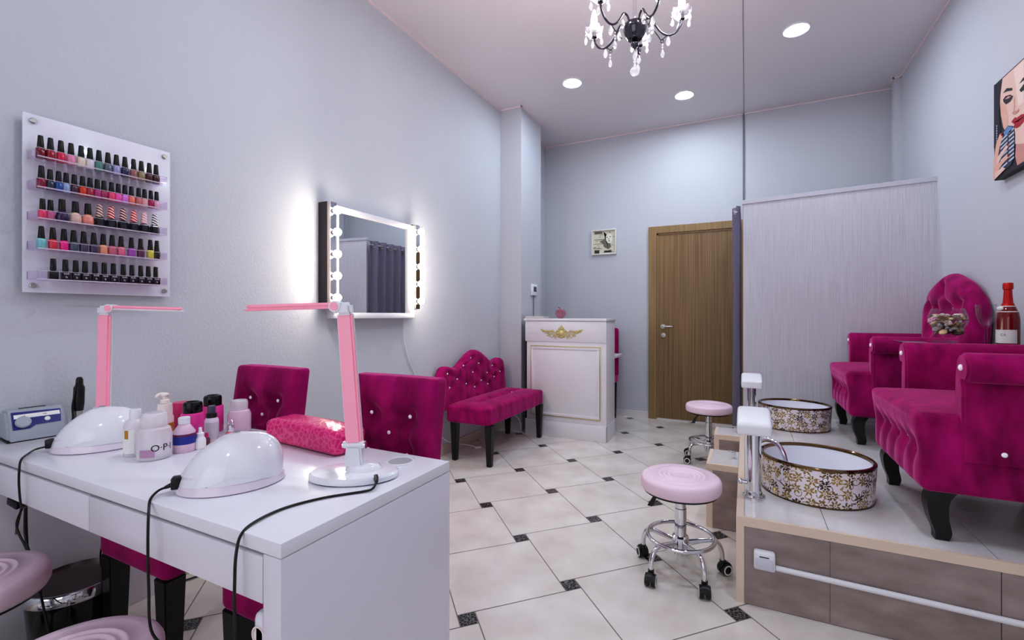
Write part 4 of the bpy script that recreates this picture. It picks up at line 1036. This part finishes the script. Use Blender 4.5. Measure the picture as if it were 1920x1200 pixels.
# ------------------------------------------------------------------ armchairs
def armchair(label, loc, rz=0):
    t = thing('armchair', label, 'armchair', loc, rz, 'magenta velvet pedicure armchairs')
    # local: origin on the podium, faces -x
    btn = [(-.24, .335), (-.12, .335), (0, .335), (.12, .335), (.24, .335)]
    links = [((y, .335), (y, .20)) for y, _ in btn]+[((p[0], .335), (q[0], .335)) for p, q in zip(btn, btn[1:])]
    f = dimples(btn, .045, .024, links, .020, .008)
    def sd(p):
        v = Vector()
        if p.x < -.2:
            e = max(0, 1-(abs(p.y)/.34)**8)*max(0, 1-(abs(p.z)/.15)**6)
            v.x += (f(p.y, p.z+.325)-.012)*e
            v.x -= .02*max(0, p.z/.15)
        if p.z > 0:
            e = max(0, 1-(abs(p.x)/.27)**4)*max(0, 1-(abs(p.y)/.34)**4); v.z += .022*e
        return v
    bm = soft((.54, .68, .285), .024, 40, sd); bmesh.ops.translate(bm, vec=(-.005, 0, .318), verts=bm.verts)
    s = mobj('seat', bm, M['velvet'], t)
    add_jewels(s, [(-.263, y, .335) for y, _ in btn], .006, (1, 0, 0))
    for sg in (-1, 1):
        # arm: a panel whose top rolls outward
        out = [(0, .30), (.062, .30), (.068, .42), (.066, .55), (.060, .585)]
        for k in range(13):
            an = math.radians(-60+k*20); out.append((.058+.052*cos(an), .632+.056*sin(an)))
        out += [(-.002, .59), (-.004, .45)]
        bm = NB(); prism(bm, [(q*1., z) for q, z in out], .455, Matrix(((0, 0, 1, -.17), (sg, 0, 0, sg*.285), (0, 1, 0, 0), (0, 0, 0, 1))), bev=.009)
        ar = mobj('armrest', bm, M['velvet'], t, angle=50)
        add_jewels(ar, [(-.172, sg*(.285+.056), .634)], .012, (1, 0, 0))
        add_jewels(ar, [(-.06, sg*(.285+.067), .34)], .009, (0, 1, 0))
    # tall rounded back
    btn2 = [(-.2, .72), (0, .72), (.2, .72), (-.1, .86), (.1, .86), (0, .985), (-.24, .88), (.24, .88)]
    near = [(p, q) for i, p in enumerate(btn2) for q in btn2[i+1:] if math.hypot(p[0]-q[0], p[1]-q[1]) < .21]
    near += [((0, .985), (0, 1.09)), ((-.24, .88), (-.36, .95)), ((.24, .88), (.36, .95))]
    g = dimples(btn2, .05, .034, near, .022, .012)
    def top(y):
        a = min(1, abs(y)/.40)
        return .76+.315*(1-a**2.0)**.5+.018*exp(-(a/.2)**2)-.01
    bm = soft((.09, .80, .7), .042, 42)
    for v in bm.verts:
        y = v.co.y; k = (v.co.z+.35)/.7; z = .36+k*(top(y)-.36); x = v.co.x
        if x < -.012:
            e = max(0, 1-(abs(y)/.40)**6)*max(0, 1-abs(2*k-1)**8); x += (g(y, z)-.03)*e
        v.co = Vector((x+.296+.02*k, -.075+y*(1 if z > .7 else .82+.18*max(0, (z-.36)/.34)), z))
    bk = mobj('backrest', bm, M['velvet'], t)
    add_jewels(bk, [(.296-.045+.02*(z-.36)/.7+.012, y-.075, z) for y, z in btn2], .008, (1, 0, 0))
    # curved front legs, straight rear legs
    for sg in (-1, 1):
        bm = NB(); prof = []
        path = catmull([(-.205, sg*.285, .185), (-.228, sg*.295, .14), (-.225, sg*.297, .08), (-.212, sg*.297, .03), (-.215, sg*.297, 0)], 6)
        for i in range(len(path)-1):
            p, q = path[i], path[i+1]; k0, k1 = i/(len(path)-1), (i+1)/(len(path)-1)
            taperbox(bm, tuple(p), .036-.016*k0, tuple(q), .036-.016*k1, 0)
        bmesh.ops.remove_doubles(bm, verts=bm.verts, dist=.0004)
        mobj('leg', bm, M['black_wood'], t, angle=50)
        bm = NB(); taperbox(bm, (.27, sg*.28, 0), .018, (.22, sg*.28, .185), .026); mobj('leg', bm, M['black_wood'], t)
    bm = NB(); box(bm, -.2, .22, -.27, .27, .165, .182); mobj('underframe', bm, M['black_wood'], t)
    return t
armchair('magenta velvet scroll arm armchair on the podium, nearest the camera', (.862, 2.455, PH))
armchair('magenta velvet scroll arm armchair in the far corner by the partition', (.877, 3.815, PH))

# small table between the armchairs and what stands on it
TZ = 1.025
t = thing('side_table', 'dark glass topped side table between the two armchairs', 'table', (.98, 3.155, PH))
b = NB(); box(b, -.2, .24, -.245, .18, .665, .675, .003); mobj('tabletop', b, mat('smoked_glass', (70, 56, 62), .06, coat=.5), t)
b = NB(); lathe(b, [(0, 0), (.15, 0), (.15, .01), (.03, .02), (.025, .03), (.025, .64), (.08, .664), (0, .664)], 32); mobj('pedestal', b, M['chrome'], t)
t = thing('glass_bowl', 'round footed glass bowl filled with potpourri on the side table', 'bowl', (.96, 3.10, TZ))
b = NB(); lathe(b, [(0, 0), (.05, 0), (.05, .003), (.012, .008), (.011, .02), (.03, .034), (.075, .055), (.102, .092), (.100, .115), (.082, .15), (.0795, .15), (.097, .115), (.099, .092), (.073, .058), (.028, .038), (0, .034)], 48); mobj('bowl_glass', b, M['glass'], t)
b = NB(); ring(b, .1012, .0012, 48, 6, T(0, 0, .1)); mobj('twine', b, mat('brown_twine', (90, 70, 60), .8), t)
for a in (205, 200, 215):
    b = NB()
    for k in range(5): ball(b, (.109*cos(math.radians(a))+.007*cos(k*1.257), .109*sin(math.radians(a)), .10+.007*sin(k*1.257)+(a-205)*.0006), .005, 8, 5, s=(1, .6, 1))
    mobj('twine_flower', b, mat('pink_petal', (236, 190, 206), .6), t)
for o in t.children: o.scale = (.81, .81, 1.2)
b = NB(); PC = [(236, 224, 214), (214, 172, 160), (92, 76, 70), (232, 200, 164), (214, 204, 212), (70, 60, 56), (170, 148, 108)]
for k in range(110):
    a = random.uniform(0, 2*PI); z = random.uniform(.045, .125); rm = .066 if z < .07 else .080
    r = rm*math.sqrt(random.random())
    tmp = bmesh.new(); s_ = random.uniform(.013, .026)
    ball(tmp, (0, 0, 0), s_, 8, 5, s=(1, random.uniform(.4, 1), random.uniform(.2, .5)))
    mi = random.choice([2, 3, 4, 6]) if z < .07 else random.choice([0, 0, 1, 3, 4, 0, 6, 2])
    join(b, tmp, T(r*cos(a), r*sin(a), z) @ R(random.uniform(0, 6), 'Z') @ R(random.uniform(-1, 1), 'X'), mi)
o = mobj('potpourri', b, [mat('petal_%d' % i, c, .7) for i, c in enumerate(PC)]); o.location = (.96, 3.10, TZ); o.scale = (.8, .8, 1.18); o['kind'] = 'stuff'; tag(o, 'dried petals and shells filling the glass bowl', 'potpourri')
t = thing('wine_glass', 'clear stemmed glass between the glass bowl and red bottle', 'glass', (1.066, 2.975, TZ))
b = NB(); lathe(b, [(0, 0), (.036, 0), (.036, .003), (.008, .006), (.006, .012), (.006, .082), (.012, .090), (.027, .112), (.036, .145), (.039, .198), (.0378, .198), (.034, .145), (.025, .114), (.008, .094), (0, .092)], 40); mobj('goblet', b, M['glass'], t)
t = thing('sparkling_wine', 'red foil necked sparkling wine bottle with white label behind the armchair', 'bottle', (1.150, 2.985, TZ), math.radians(-58))
b = NB(); lathe(b, [(0, 0), (.038, 0), (.042, .004), (.042, .125), (.038, .155), (.025, .19), (.018, .205), (0, .205)], 40); mobj('bottle', b, M['bottle_red'], t)
b = NB(); lathe(b, [(.026, .188), (.0185, .207), (.0155, .25), (.015, .268), (.019, .272), (.019, .296), (.016, .302), (0, .303)], 32); mobj('foil', b, M['foil_red'], t)
b = NB(); lathe(b, [(.0365, .16), (.0375, .16), (.0365, .164), (.0355, .164)], 36, close=True); lathe(b, [(.0275, .186), (.0285, .186), (.0275, .19), (.0265, .19)], 36, close=True); ball(b, (-.012, -.028, .176), .016, 16, 8, s=(1, .45, .75)); mobj('neck_label', b, M['paper'], t)
b = NB(); lathe(b, [(.0422, .01), (.0426, .01), (.0426, .075), (.0422, .075)], 48)
bmesh.ops.delete(b, geom=[v for v in b.verts if not (v.co.y < -.0)], context='VERTS'); mobj('front_label', b, M['paper'], t)
mobj('lettering', wraptext('CA', .016, .0429, .05, .25), M['seam'], t, False)
t = thing('glass_ashtray', 'low cut glass dish on the side table beside the bowl', 'dish', (.90, 2.95, TZ))
b = NB(); lathe(b, [(0, 0), (.045, 0), (.055, .02), (.05, .02), (.04, .006), (0, .006)], 10); mobj('dish', b, M['glass'], t)

# ------------------------------------------------------------------ reception counter
def counter():
    t = thing('reception_counter', 'white reception counter with gold ornament and framed panel beside the pillar', 'counter', (0, 0, 0))
    x0, x1, y0, y1 = -1.975, -1.154, 4.05, 4.36
    bm = NB(); box(bm, x0+.012, x1, y0+.012, y1, 0, 1.115, .002); mobj('carcass', bm, M['white_matt'], t)
    bm = NB(); box(bm, x0-.01, x1+.008, y0-.012, y1+.01, 1.115, 1.138, .003); mobj('countertop', bm, M['white_lam'], t)
    bm = NB(); box(bm, x0, x1+.004, y0, y0+.016, .915, 1.112, .003); fz = mobj('frieze', bm, M['white_matt'], t)
    bm = NB(); box(bm, x0, x1+.004, y0-.004, y0+.016, 0, .15, .003); box(bm, x1, x1+.004, y0-.004, y1, 0, .15); mobj('plinth', bm, M['white_matt'], t)
    # framed panel
    a, c, d, e = -1.915, -1.205, .195, .875
    bm = NB(); box(bm, a, c, y0+.004, y0+.013, d, e, .001); pn = mobj('front_panel', bm, M['white_matt'], t)
    def fr(bm, q, w, y):
        box(bm, a+q, c-q, y, y0+.006, d+q, d+q+w, .001); box(bm, a+q, c-q, y, y0+.006, e-q-w, e-q, .001)
        box(bm, a+q, a+q+w, y, y0+.006, d+q+w, e-q-w, .001); box(bm, c-q-w, c-q, y, y0+.006, d+q+w, e-q-w, .001)
    bm = NB(); fr(bm, 0, .009, y0-.001); mobj('gold_edging', bm, M['pale_gold'], pn)
    bm = NB(); fr(bm, .010, .022, y0-.006); mobj('panel_moulding', bm, M['white_matt'], pn)
    bm = NB(); box(bm, x0-.004, x0+.012, y0+.02, y1-.02, 0, 1.10); mobj('dark_side', bm, M['black_wood'], t)
    # scroll ornament
    ox, oz, oy = -1.59, 1.003, y0-.001
    bm = NB()
    def sp(cx, cz, r0, turns, a0, flip=1, w=.006):
        pts = []
        for k in range(25):
            u = k/24; an = a0+u*turns*2*PI; r = r0*(1-.8*u)
            pts.append((ox+flip*(cx+r*cos(an)), oy, oz+cz+r*sin(an)))
        tube(bm, pts, [w*(1-.5*k/24) for k in range(25)], 6)
    for fl in (-1, 1):
        sp(.062, -.012, .022, 1.3, 2.4, fl); sp(.105, -.002, .022, 1.3, .3, fl); sp(.15, .008, .02, 1.4, 3.0, fl); sp(.19, .018, .014, 1.3, 3.5, fl, .005)
        sp(.08, -.035, .014, 1.2, 1.0, fl, .005); sp(.125, -.028, .013, 1.2, 1.5, fl, .005)
        tube(bm, catmull([(ox+fl*q, oy, oz+z) for q, z in ((.03, -.01), (.07, .005), (.11, .016), (.16, .012), (.2, .028), (.213, .022))], 5), .006, 6)
        tube(bm, catmull([(ox+fl*q, oy, oz+z) for q, z in ((.06, -.02), (.055, -.045), (.068, -.06))], 5), .006, 6)
        for q, z in ((.05, .012), (.09, .02), (.13, -.012), (.17, .0), (.1, -.045), (.14, -.03)): ball(bm, (ox+fl*q, oy, oz+z), .009, 8, 6, s=(1, .5, .8))
    for k in range(9):
        an = math.radians(-35+k*31.25); ball(bm, (ox+.034*cos(an), oy, oz-.005+.045*sin(an)), .016, 10, 6, s=(.8, .5, 1.1))
    ball(bm, (ox, oy, oz-.008), .034, 16, 8, s=(1, .35, 1.15)); ball(bm, (ox, oy, oz+.052), .015, 12, 6, s=(.7, .5, 1.4)); ball(bm, (ox, oy, oz-.04), .02, 12, 6, s=(1.2, .5, .7))
    mobj('gilt_ornament', bm, M['pale_gold'], fz)
    bm = NB(); box(bm, x0+.05, x1-.004, y1, y1+.33, .745, .77, .002); mobj('work_shelf', bm, M['white_lam'], t)
    bm = NB(); box(bm, x0+.05, x0+.07, y1, y1+.33, 0, .745); mobj('rear_support', bm, M['white_matt'], t)
counter()
t = thing('pink_glass_apple', 'pink glass apple ornament standing on the reception counter', 'ornament', (-1.645, 4.17, 1.138))
b = NB(); lathe(b, [(0, .004), (.02, 0), (.04, .014), (.052, .045), (.05, .072), (.034, .09), (.014, .088), (0, .08)], 32); mobj('fruit', b, M['pink_glass'], t)
b = NB(); tube(b, catmull([(0, 0, .08), (-.006, 0, .098), (-.018, 0, .108), (-.026, 0, .103)], 5), .006, 8); mobj('stalk', b, M['pink_glass'], t)
t = thing('paper_pad', 'flat stack of papers on the left end of the counter', 'papers', (-1.89, 4.15, 1.138))
b = NB(); box(b, -.10, .10, -.07, .07, 0, .02, .003); mobj('sheets', b, mat('grey_paper', (206, 200, 198), .7), t)
b = NB(); box(b, -.101, .101, -.071, .071, .02, .023, .001); mobj('cover', b, mat('pale_cover', (220, 216, 212), .4), t)
def desk_chair():
    t = thing('reception_chair', 'magenta chair mostly hidden behind the reception counter', 'chair', (-1.52, 4.93, 0), 0)
    bm = soft((.42, .42, .09), .03, 10); bmesh.ops.translate(bm, vec=(0, 0, .45), verts=bm.verts); mobj('seat', bm, M['velvet'], t)
    bm = soft((.42, .07, .55), .03, 14); bmesh.ops.translate(bm, vec=(0, .19, .75), verts=bm.verts); mobj('backrest', bm, M['velvet'], t)
    for x in (-.17, .17):
        for y in (-.17, .17):
            bm = NB(); taperbox(bm, (x, y, 0), .015, (x, y, .41), .022); mobj('leg', bm, M['black_wood'], t)
desk_chair()

# thermostat on the pillar's side
t = thing('thermostat', 'white square thermostat with grey display on the pillar', 'thermostat', (XL+.24, 4.40, 1.44))
b = NB(); box(b, 0, .022, -.07, .07, -.06, .06, .004); mobj('housing', b, M['white_gloss'], t)
b = NB(); box(b, .022, .0235, -.036, .036, -.02, .034, .0005); mobj('display', b, M['lcd'], t)
b = NB(); tube(b, catmull([(.008, 0, -.05), (.006, -.003, -.16), (.006, 0, -.30)], 5), .004, 8); mobj('lead', b, M['seam'], t)

# ------------------------------------------------------------------ pictures
t = thing('framed_print', 'small square framed black and white collage on the back wall', 'picture', (-1.52, YB, 2.038))
b = NB(); w = .148
for a in ((-w, w, -w, -w+.012), (-w, w, w-.012, w), (-w, -w+.012, -w+.012, w-.012), (w-.012, w, -w+.012, w-.012)): box(b, a[0], a[1], -.03, 0, a[2], a[3], .002)
mobj('frame', b, mat('pale_frame', (236, 232, 228), .4), t)
pmats = [mat('print_paper', (214, 210, 190), .6), mat('print_grey', (120, 114, 106), .6), mat('print_dark', (58, 54, 52), .6), mat('print_light', (236, 234, 222), .6)]
b = NB(); box(b, -w+.012, w-.012, -.008, -.001, -w+.012, w-.012)
def flat(bm, pts, mi, d): prism(bm, pts, .0006, Matrix(((1, 0, 0, 0), (0, 0, -1, -.008-d), (0, 1, 0, 0), (0, 0, 0, 1))), mi)
for r in ((-.12, -.02, .10, .128), (-.12, .0, .03, .036), (-.13, -.02, -.02, -.016), (-.13, -.03, -.075, -.07), (.0, .09, -.125, -.10), (-.12, -.06, -.13, -.09)):
    flat(b, [(r[0], r[2]), (r[1], r[2]), (r[1], r[3]), (r[0], r[3])], 2 if r[2] < .1 else 1, .0002)
for k in range(26):
    x = random.uniform(-.13, .11); z = random.choice([.115, .09, .06, .01, -.045, -.06, -.10, -.12])+random.uniform(-.006, .006)
    flat(b, [(x, z), (x+random.uniform(.008, .03), z), (x+.02, z+.006), (x, z+.006)], random.choice([1, 1, 2]), .0003+k*.00001)
flat(b, [(-.01, .125), (.02, .10), (.0, .03), (-.06, .01), (-.015, -.02), (.0, -.06), (.05, -.085), (.085, -.06), (.075, -.02), (.04, -.01), (.02, .03), (.03, .09)], 1, .0012)
flat(b, [(.02, .07), (.05, .10), (.09, .09), (.10, .03), (.08, -.01), (.045, -.01), (.022, .02)], 3, .002)
for x, z in ((.035, .055), (.075, .06)): flat(b, [(x-.012, z), (x, z+.006), (x+.012, z), (x, z-.004)], 2, .003)
flat(b, [(.048, .012), (.06, .017), (.072, .012), (.06, .004)], 2, .003); flat(b, [(.055, .045), (.06, .045), (.062, .028), (.052, .028)], 1, .003)
mobj('print', b, pmats, t, False)

def canvas():
    t = thing('canvas_print', 'large canvas of a red lipped woman with retro microphone on the right wall', 'picture', (0, 0, 0))
    y0, y1, z0, z1, xf = 2.66, 3.268, 1.89, 2.403, 1.205
    bm = NB(); box(bm, xf+.0005, XR, y0, y1, z0, z1, .002); mobj('stretcher', bm, mat('canvas_edge', (38, 26, 28), .6), t)
    cm = [mat('art_%d' % i, c, .55) for i, c in enumerate([(36, 30, 44), (232, 196, 184), (44, 34, 44), (170, 26, 44), (196, 202, 222), (58, 58, 78), (226, 178, 160), (206, 150, 140), (240, 214, 204), (140, 16, 36), (110, 140, 190)])]
    bm = NB()
    def pl(pts, mi, lay):
        vs = [bm.verts.new((xf-.0004*lay, y, z)) for y, z in pts]; f = bm.faces.new(vs); f.material_index = mi
    pl([(y0, z0), (y1, z0), (y1, z1), (y0, z1)], 0, 0)
    mir = lambda p: [(2*2.95-y, z) for y, z in p]
    face = [(3.18, 2.397), (2.80, 2.397), (2.76, 2.30), (2.79, 2.12), (2.86, 2.03), (2.95, 1.985), (3.008, 2.0), (3.051, 2.014), (3.096, 2.035), (3.136, 2.092), (3.172, 2.142), (3.196, 2.214), (3.209, 2.301)]
    pl([(3.051, 2.02), (2.85, 2.05), (2.80, 1.915), (3.04, 1.905), (3.059, 1.957)], 7, 1)
    pl(face, 1, 2)
    pl([(3.07, 2.39), (2.98, 2.39), (2.98, 2.19), (3.03, 2.19), (3.045, 2.27)], 8, 3)
    pl([(3.206, 2.29), (3.15, 2.25), (3.12, 2.17), (3.136, 2.092), (3.172, 2.142), (3.196, 2.214)], 6, 3)
    hair = [(3.18, 2.397), (3.196, 2.358), (3.203, 2.298), (3.215, 2.221), (3.196, 2.126), (3.227, 2.1), (3.268, 2.062), (3.268, 2.403)]
    pl(hair, 0, 4)
    for p, mi in (([(3.172, 2.319), (3.136, 2.328), (3.082, 2.305), (3.082, 2.293), (3.136, 2.312)], 2), ([(3.172, 2.285), (3.148, 2.293), (3.101, 2.28), (3.075, 2.261), (3.101, 2.245), (3.142, 2.248), (3.166, 2.27)], 2),
                  ([(3.155, 2.279), (3.12, 2.281), (3.09, 2.266), (3.12, 2.268)], 7), ([(3.021, 2.296), (2.985, 2.309), (2.90, 2.30), (2.90, 2.290), (2.985, 2.295)], 2), ([(3.016, 2.265), (2.98, 2.276), (2.90, 2.262), (2.93, 2.245), (3.002, 2.248)], 2),
                  ([(3.082, 2.18), (3.068, 2.186), (3.04, 2.175), (3.021, 2.179), (3.023, 2.165), (3.051, 2.161), (3.073, 2.168)], 7), ([(3.075, 2.25), (3.07, 2.19), (3.06, 2.186), (3.058, 2.25)], 6),
                  ([(3.09, 2.139), (3.056, 2.149), (3.04, 2.139), (3.0, 2.140), (2.94, 2.122), (2.97, 2.10), (3.013, 2.088), (3.04, 2.088), (3.068, 2.103), (3.062, 2.116)], 3), ([(3.075, 2.128), (3.03, 2.124), (2.96, 2.120), (3.03, 2.117)], 9)):
        pl(p, mi, 5 if mi != 7 else 6)
    mic = [(3.172, 2.117), (3.119, 2.131), (3.068, 2.109), (3.056, 2.063), (3.062, 1.958), (3.09, 1.925), (3.154, 1.915), (3.196, 1.943), (3.215, 2.026), (3.196, 2.076)]
    pl(mic, 5, 7)
    for k in range(8):
        z = 2.085-k*.0205; pl([(3.195, z-.012), (3.125, z), (3.125, z+.009), (3.195, z-.003)], 4, 8); pl([(3.112, z+.002), (3.062, z+.008), (3.062, z+.017), (3.112, z+.011)], 4, 8)
    pl([(3.165, 2.112), (3.119, 2.128), (3.075, 2.107), (3.09, 2.09), (3.15, 2.09)], 10, 8)
    pl([(3.268, 1.985), (3.24, 2.079), (3.203, 2.116), (3.172, 2.117), (3.172, 2.095), (3.203, 2.047), (3.222, 2.0), (3.24, 1.90), (3.268, 1.892)], 6, 9)
    pl([(3.235, 2.0), (3.154, 2.031), (3.116, 2.042), (3.112, 2.024), (3.172, 1.999), (3.225, 1.96)], 1, 10)
    pl([(3.238, 1.96), (3.15, 1.985), (3.107, 1.985), (3.107, 1.967), (3.166, 1.954), (3.23, 1.925)], 6, 11); pl([(3.245, 1.93), (3.17, 1.935), (3.14, 1.92), (3.20, 1.905), (3.25, 1.894)], 1, 12)
    for y, z in ((3.175, 2.108), (3.118, 2.036), (3.112, 1.978)): pl([(y-.012, z), (y, z+.010), (y+.012, z+.002), (y+.002, z-.010)], 9, 13)
    for k in range(7): z = 2.17-k*.013; pl([(3.222, z), (3.228, z+.006), (3.234, z), (3.228, z-.006)], 4, 13)
    o = mobj('picture', bm, cm, t, False)
canvas()

# ------------------------------------------------------------------ chandelier
def chandelier():
    t = thing('chandelier', 'chrome and crystal chandelier with candle bulbs hanging from the ceiling', 'chandelier', (-.5, 2.275, 0))
    zh = 2.593
    bm = NB(); lathe(bm, [(0, -.055), (.016, -.052), (.034, -.046), (.038, -.038), (.05, -.02), (.058, .004), (.058, .016), (.05, .03), (.03, .036), (0, .036)], 40, T(0, 0, zh)); mobj('bowl_hub', bm, M['dark_chrome'], t)
    bm = NB(); ball(bm, (0, 0, zh-.070), .019, 20, 12); lathe(bm, [(0, -.1), (.004, -.094), (.007, -.088), (0, -.085)], 12, T(0, 0, zh)); mobj('finial', bm, M['dark_chrome'], t)
    bm = NB(); lathe(bm, [(.009, .036), (.011, .10), (.009, .24), (0, .24)], 20, T(0, 0, zh)); mobj('glass_stem', bm, M['glass'], t)
    bm = NB(); lathe(bm, [(0, .23), (.03, .235), (.034, .25), (.02, .27), (.012, .30), (.03, .33), (.01, .36), (0, .362)], 28, T(0, 0, zh)); mobj('stem_crown', bm, M['dark_chrome'], t)
    bm = NB()
    for k in range(9): ring(bm, .012, .0025, 16, 6, T(0, 0, 2.965+k*.033) @ R(PI/2*(k % 2), 'Z') @ R(PI/2, 'X') @ Matrix.Diagonal((.8, 1.4, 1, 1)))
    mobj('chain', bm, M['chrome'], t)
    bm = NB(); lathe(bm, [(0, ZC-.045), (.02, ZC-.04), (.055, ZC-.015), (.06, ZC), (0, ZC)], 32); mobj('ceiling_rose', bm, M['chrome'], t)
    def drop(bm, p, s=1., n=1):
        x, y, z = p
        for k in range(n): ball(bm, (x, y, z-.008-.014*k), .0052*s, 8, 6)
        z -= .014*n
        lathe(bm, [(0, -.044*s), (.006*s, -.040*s), (.0105*s, -.028*s), (.007*s, -.013*s), (.002*s, -.003*s), (0, 0)], 8, T(x, y, z-.002))
    arm_me = []
    for k in range(5):
        a = math.radians(115.37-(20+72*k)); c, s = cos(a), sin(a); P = lambda r, z: (r*c, r*s, zh+z)
        bm = NB(); tube(bm, catmull([P(.035, .02), P(.052, .052), P(.078, .056), P(.10, .025), P(.13, -.012), P(.165, -.028), P(.20, -.016), P(.224, .018), P(.232, .052)], 7), .0052, 10); ar = mobj('arm', bm, M['dark_chrome'], t)
        bm = NB(); tube(bm, catmull([P(.16, -.03), P(.13, -.05), P(.115, -.03), P(.09, -.002), P(.07, -.015)], 6), .0022, 6); ring(bm, .008, .0018, 16, 6, T(*P(.135, -.058)) @ R(a, 'Z') @ R(PI/2, 'X')); mobj('scroll', bm, M['dark_chrome'], ar)
        bm = NB()                     # scalloped drip cup
        seg = 40; rows = []
        for r, z in ((.012, .056), (.03, .060), (.042, .074), (.047, .094)):
            w = 1 if r > .02 else 0
            rows.append([bm.verts.new((P(.232, 0)[0]+r*(1+.07*w*cos(8*2*PI*i/seg))*cos(2*PI*i/seg), P(.232, 0)[1]+r*(1+.07*w*cos(8*2*PI*i/seg))*sin(2*PI*i/seg), zh+z+(.005*cos(8*2*PI*i/seg) if r > .04 else 0))) for i in range(seg)])
        for j in range(3):
            for i in range(seg): bm.faces.new((rows[j][i], rows[j][(i+1) % seg], rows[j+1][(i+1) % seg], rows[j+1][i]))
        bmesh.ops.solidify(bm, geom=bm.faces[:], thickness=.0025)
        mobj('drip_cup', bm, M['cup_glass'], t)
        bm = NB(); lathe(bm, [(0, .05), (.014, .05), (.014, .060), (.011, .070), (.011, .095), (0, .095)], 18, T(*P(.232, 0))); mobj('bulb_socket', bm, M['dark_chrome'], t)
        bm = NB(); lathe(bm, [(0, .09), (.009, .09), (.011, .10), (.017, .13), (.014, .165), (.005, .195), (.0, .20)], 18, T(*P(.232, 0))); mobj('candle_bulb', bm, M['candle'], t)
        for q in range(5):
            an = a+2*PI*q/5+.4
            p = Vector(P(.232, .078))+Vector((.044*cos(an), .044*sin(an), 0)); bm = NB(); drop(bm, p, .95); mobj('crystal_drop', bm, M['crystal'], t, False)
        for q, z, sc, n in ((.137, -.066, 1., 2), (.165, -.03, 1.15, 0), (.085, .03, 1.15, 0)):
            bm = NB(); drop(bm, P(q, z), sc, n); mobj('crystal_drop', bm, M['crystal'], t, False)
    bm = NB(); drop(bm, (0, 0, zh-.10), 1.1, 0)
    for k, r in enumerate((.008, .007)): ball(bm, (0, 0, zh-.157-.016*k), r, 10, 8)
    ball(bm, (0, 0, zh-.205), .024, 12, 8, s=(1, 1, .95)); mobj('crystal_drop', bm, M['crystal'], t, False)
chandelier()

# ------------------------------------------------------------------ light, sky, camera
W = bpy.data.worlds.new('World'); bpy.context.scene.world = W; W.use_nodes = True
W.node_tree.nodes['Background'].inputs[0].default_value = (.95, .95, 1, 1)
W.node_tree.nodes['Background'].inputs[1].default_value = .45
def area(name, loc, rot, sx, sy, power, col):
    l = bpy.data.lights.new(name, 'AREA'); l.shape = 'RECTANGLE'; l.size = sx; l.size_y = sy; l.energy = power; l.color = col
    o = bpy.data.objects.new(name, l); o.location = loc; o.rotation_euler = rot; C.objects.link(o)
area('rear_fill_light', ((XL+XR)/2, YF-.1, 1.65), (PI/2, 0, 0), 2.9, 2.4, 9, (.97, .96, 1.))  # added soft fill from behind the camera, set in the front opening

cam = bpy.data.cameras.new('camera'); co = bpy.data.objects.new('camera', cam); C.objects.link(co)
co.location = (0, 0, 1.17); co.rotation_euler = (PI/2, 0, math.radians(25.37))
cam.sensor_width = 36; cam.lens = 852/1920*36
cam.shift_x = -34/1920; cam.shift_y = -9/1920
cam.clip_start = .02
sc = bpy.context.scene; sc.camera = co
sc.view_settings.view_transform = 'Standard'; sc.view_settings.look = 'None'
sc.view_settings.exposure = 0.88
sc.view_settings.use_curve_mapping = True
_cv = sc.view_settings.curve_mapping.curves[3]
for _x, _y in ((.04, .027), (.16, .138), (.42, .425), (.75, .765)): _cv.points.new(_x, _y)
sc.view_settings.curve_mapping.update()
sc.cycles.use_denoising = True
sc.cycles.max_bounces = 10; sc.cycles.transmission_bounces = 10; sc.cycles.sample_clamp_indirect = 6
sc.cycles.caustics_reflective = False; sc.cycles.caustics_refractive = False
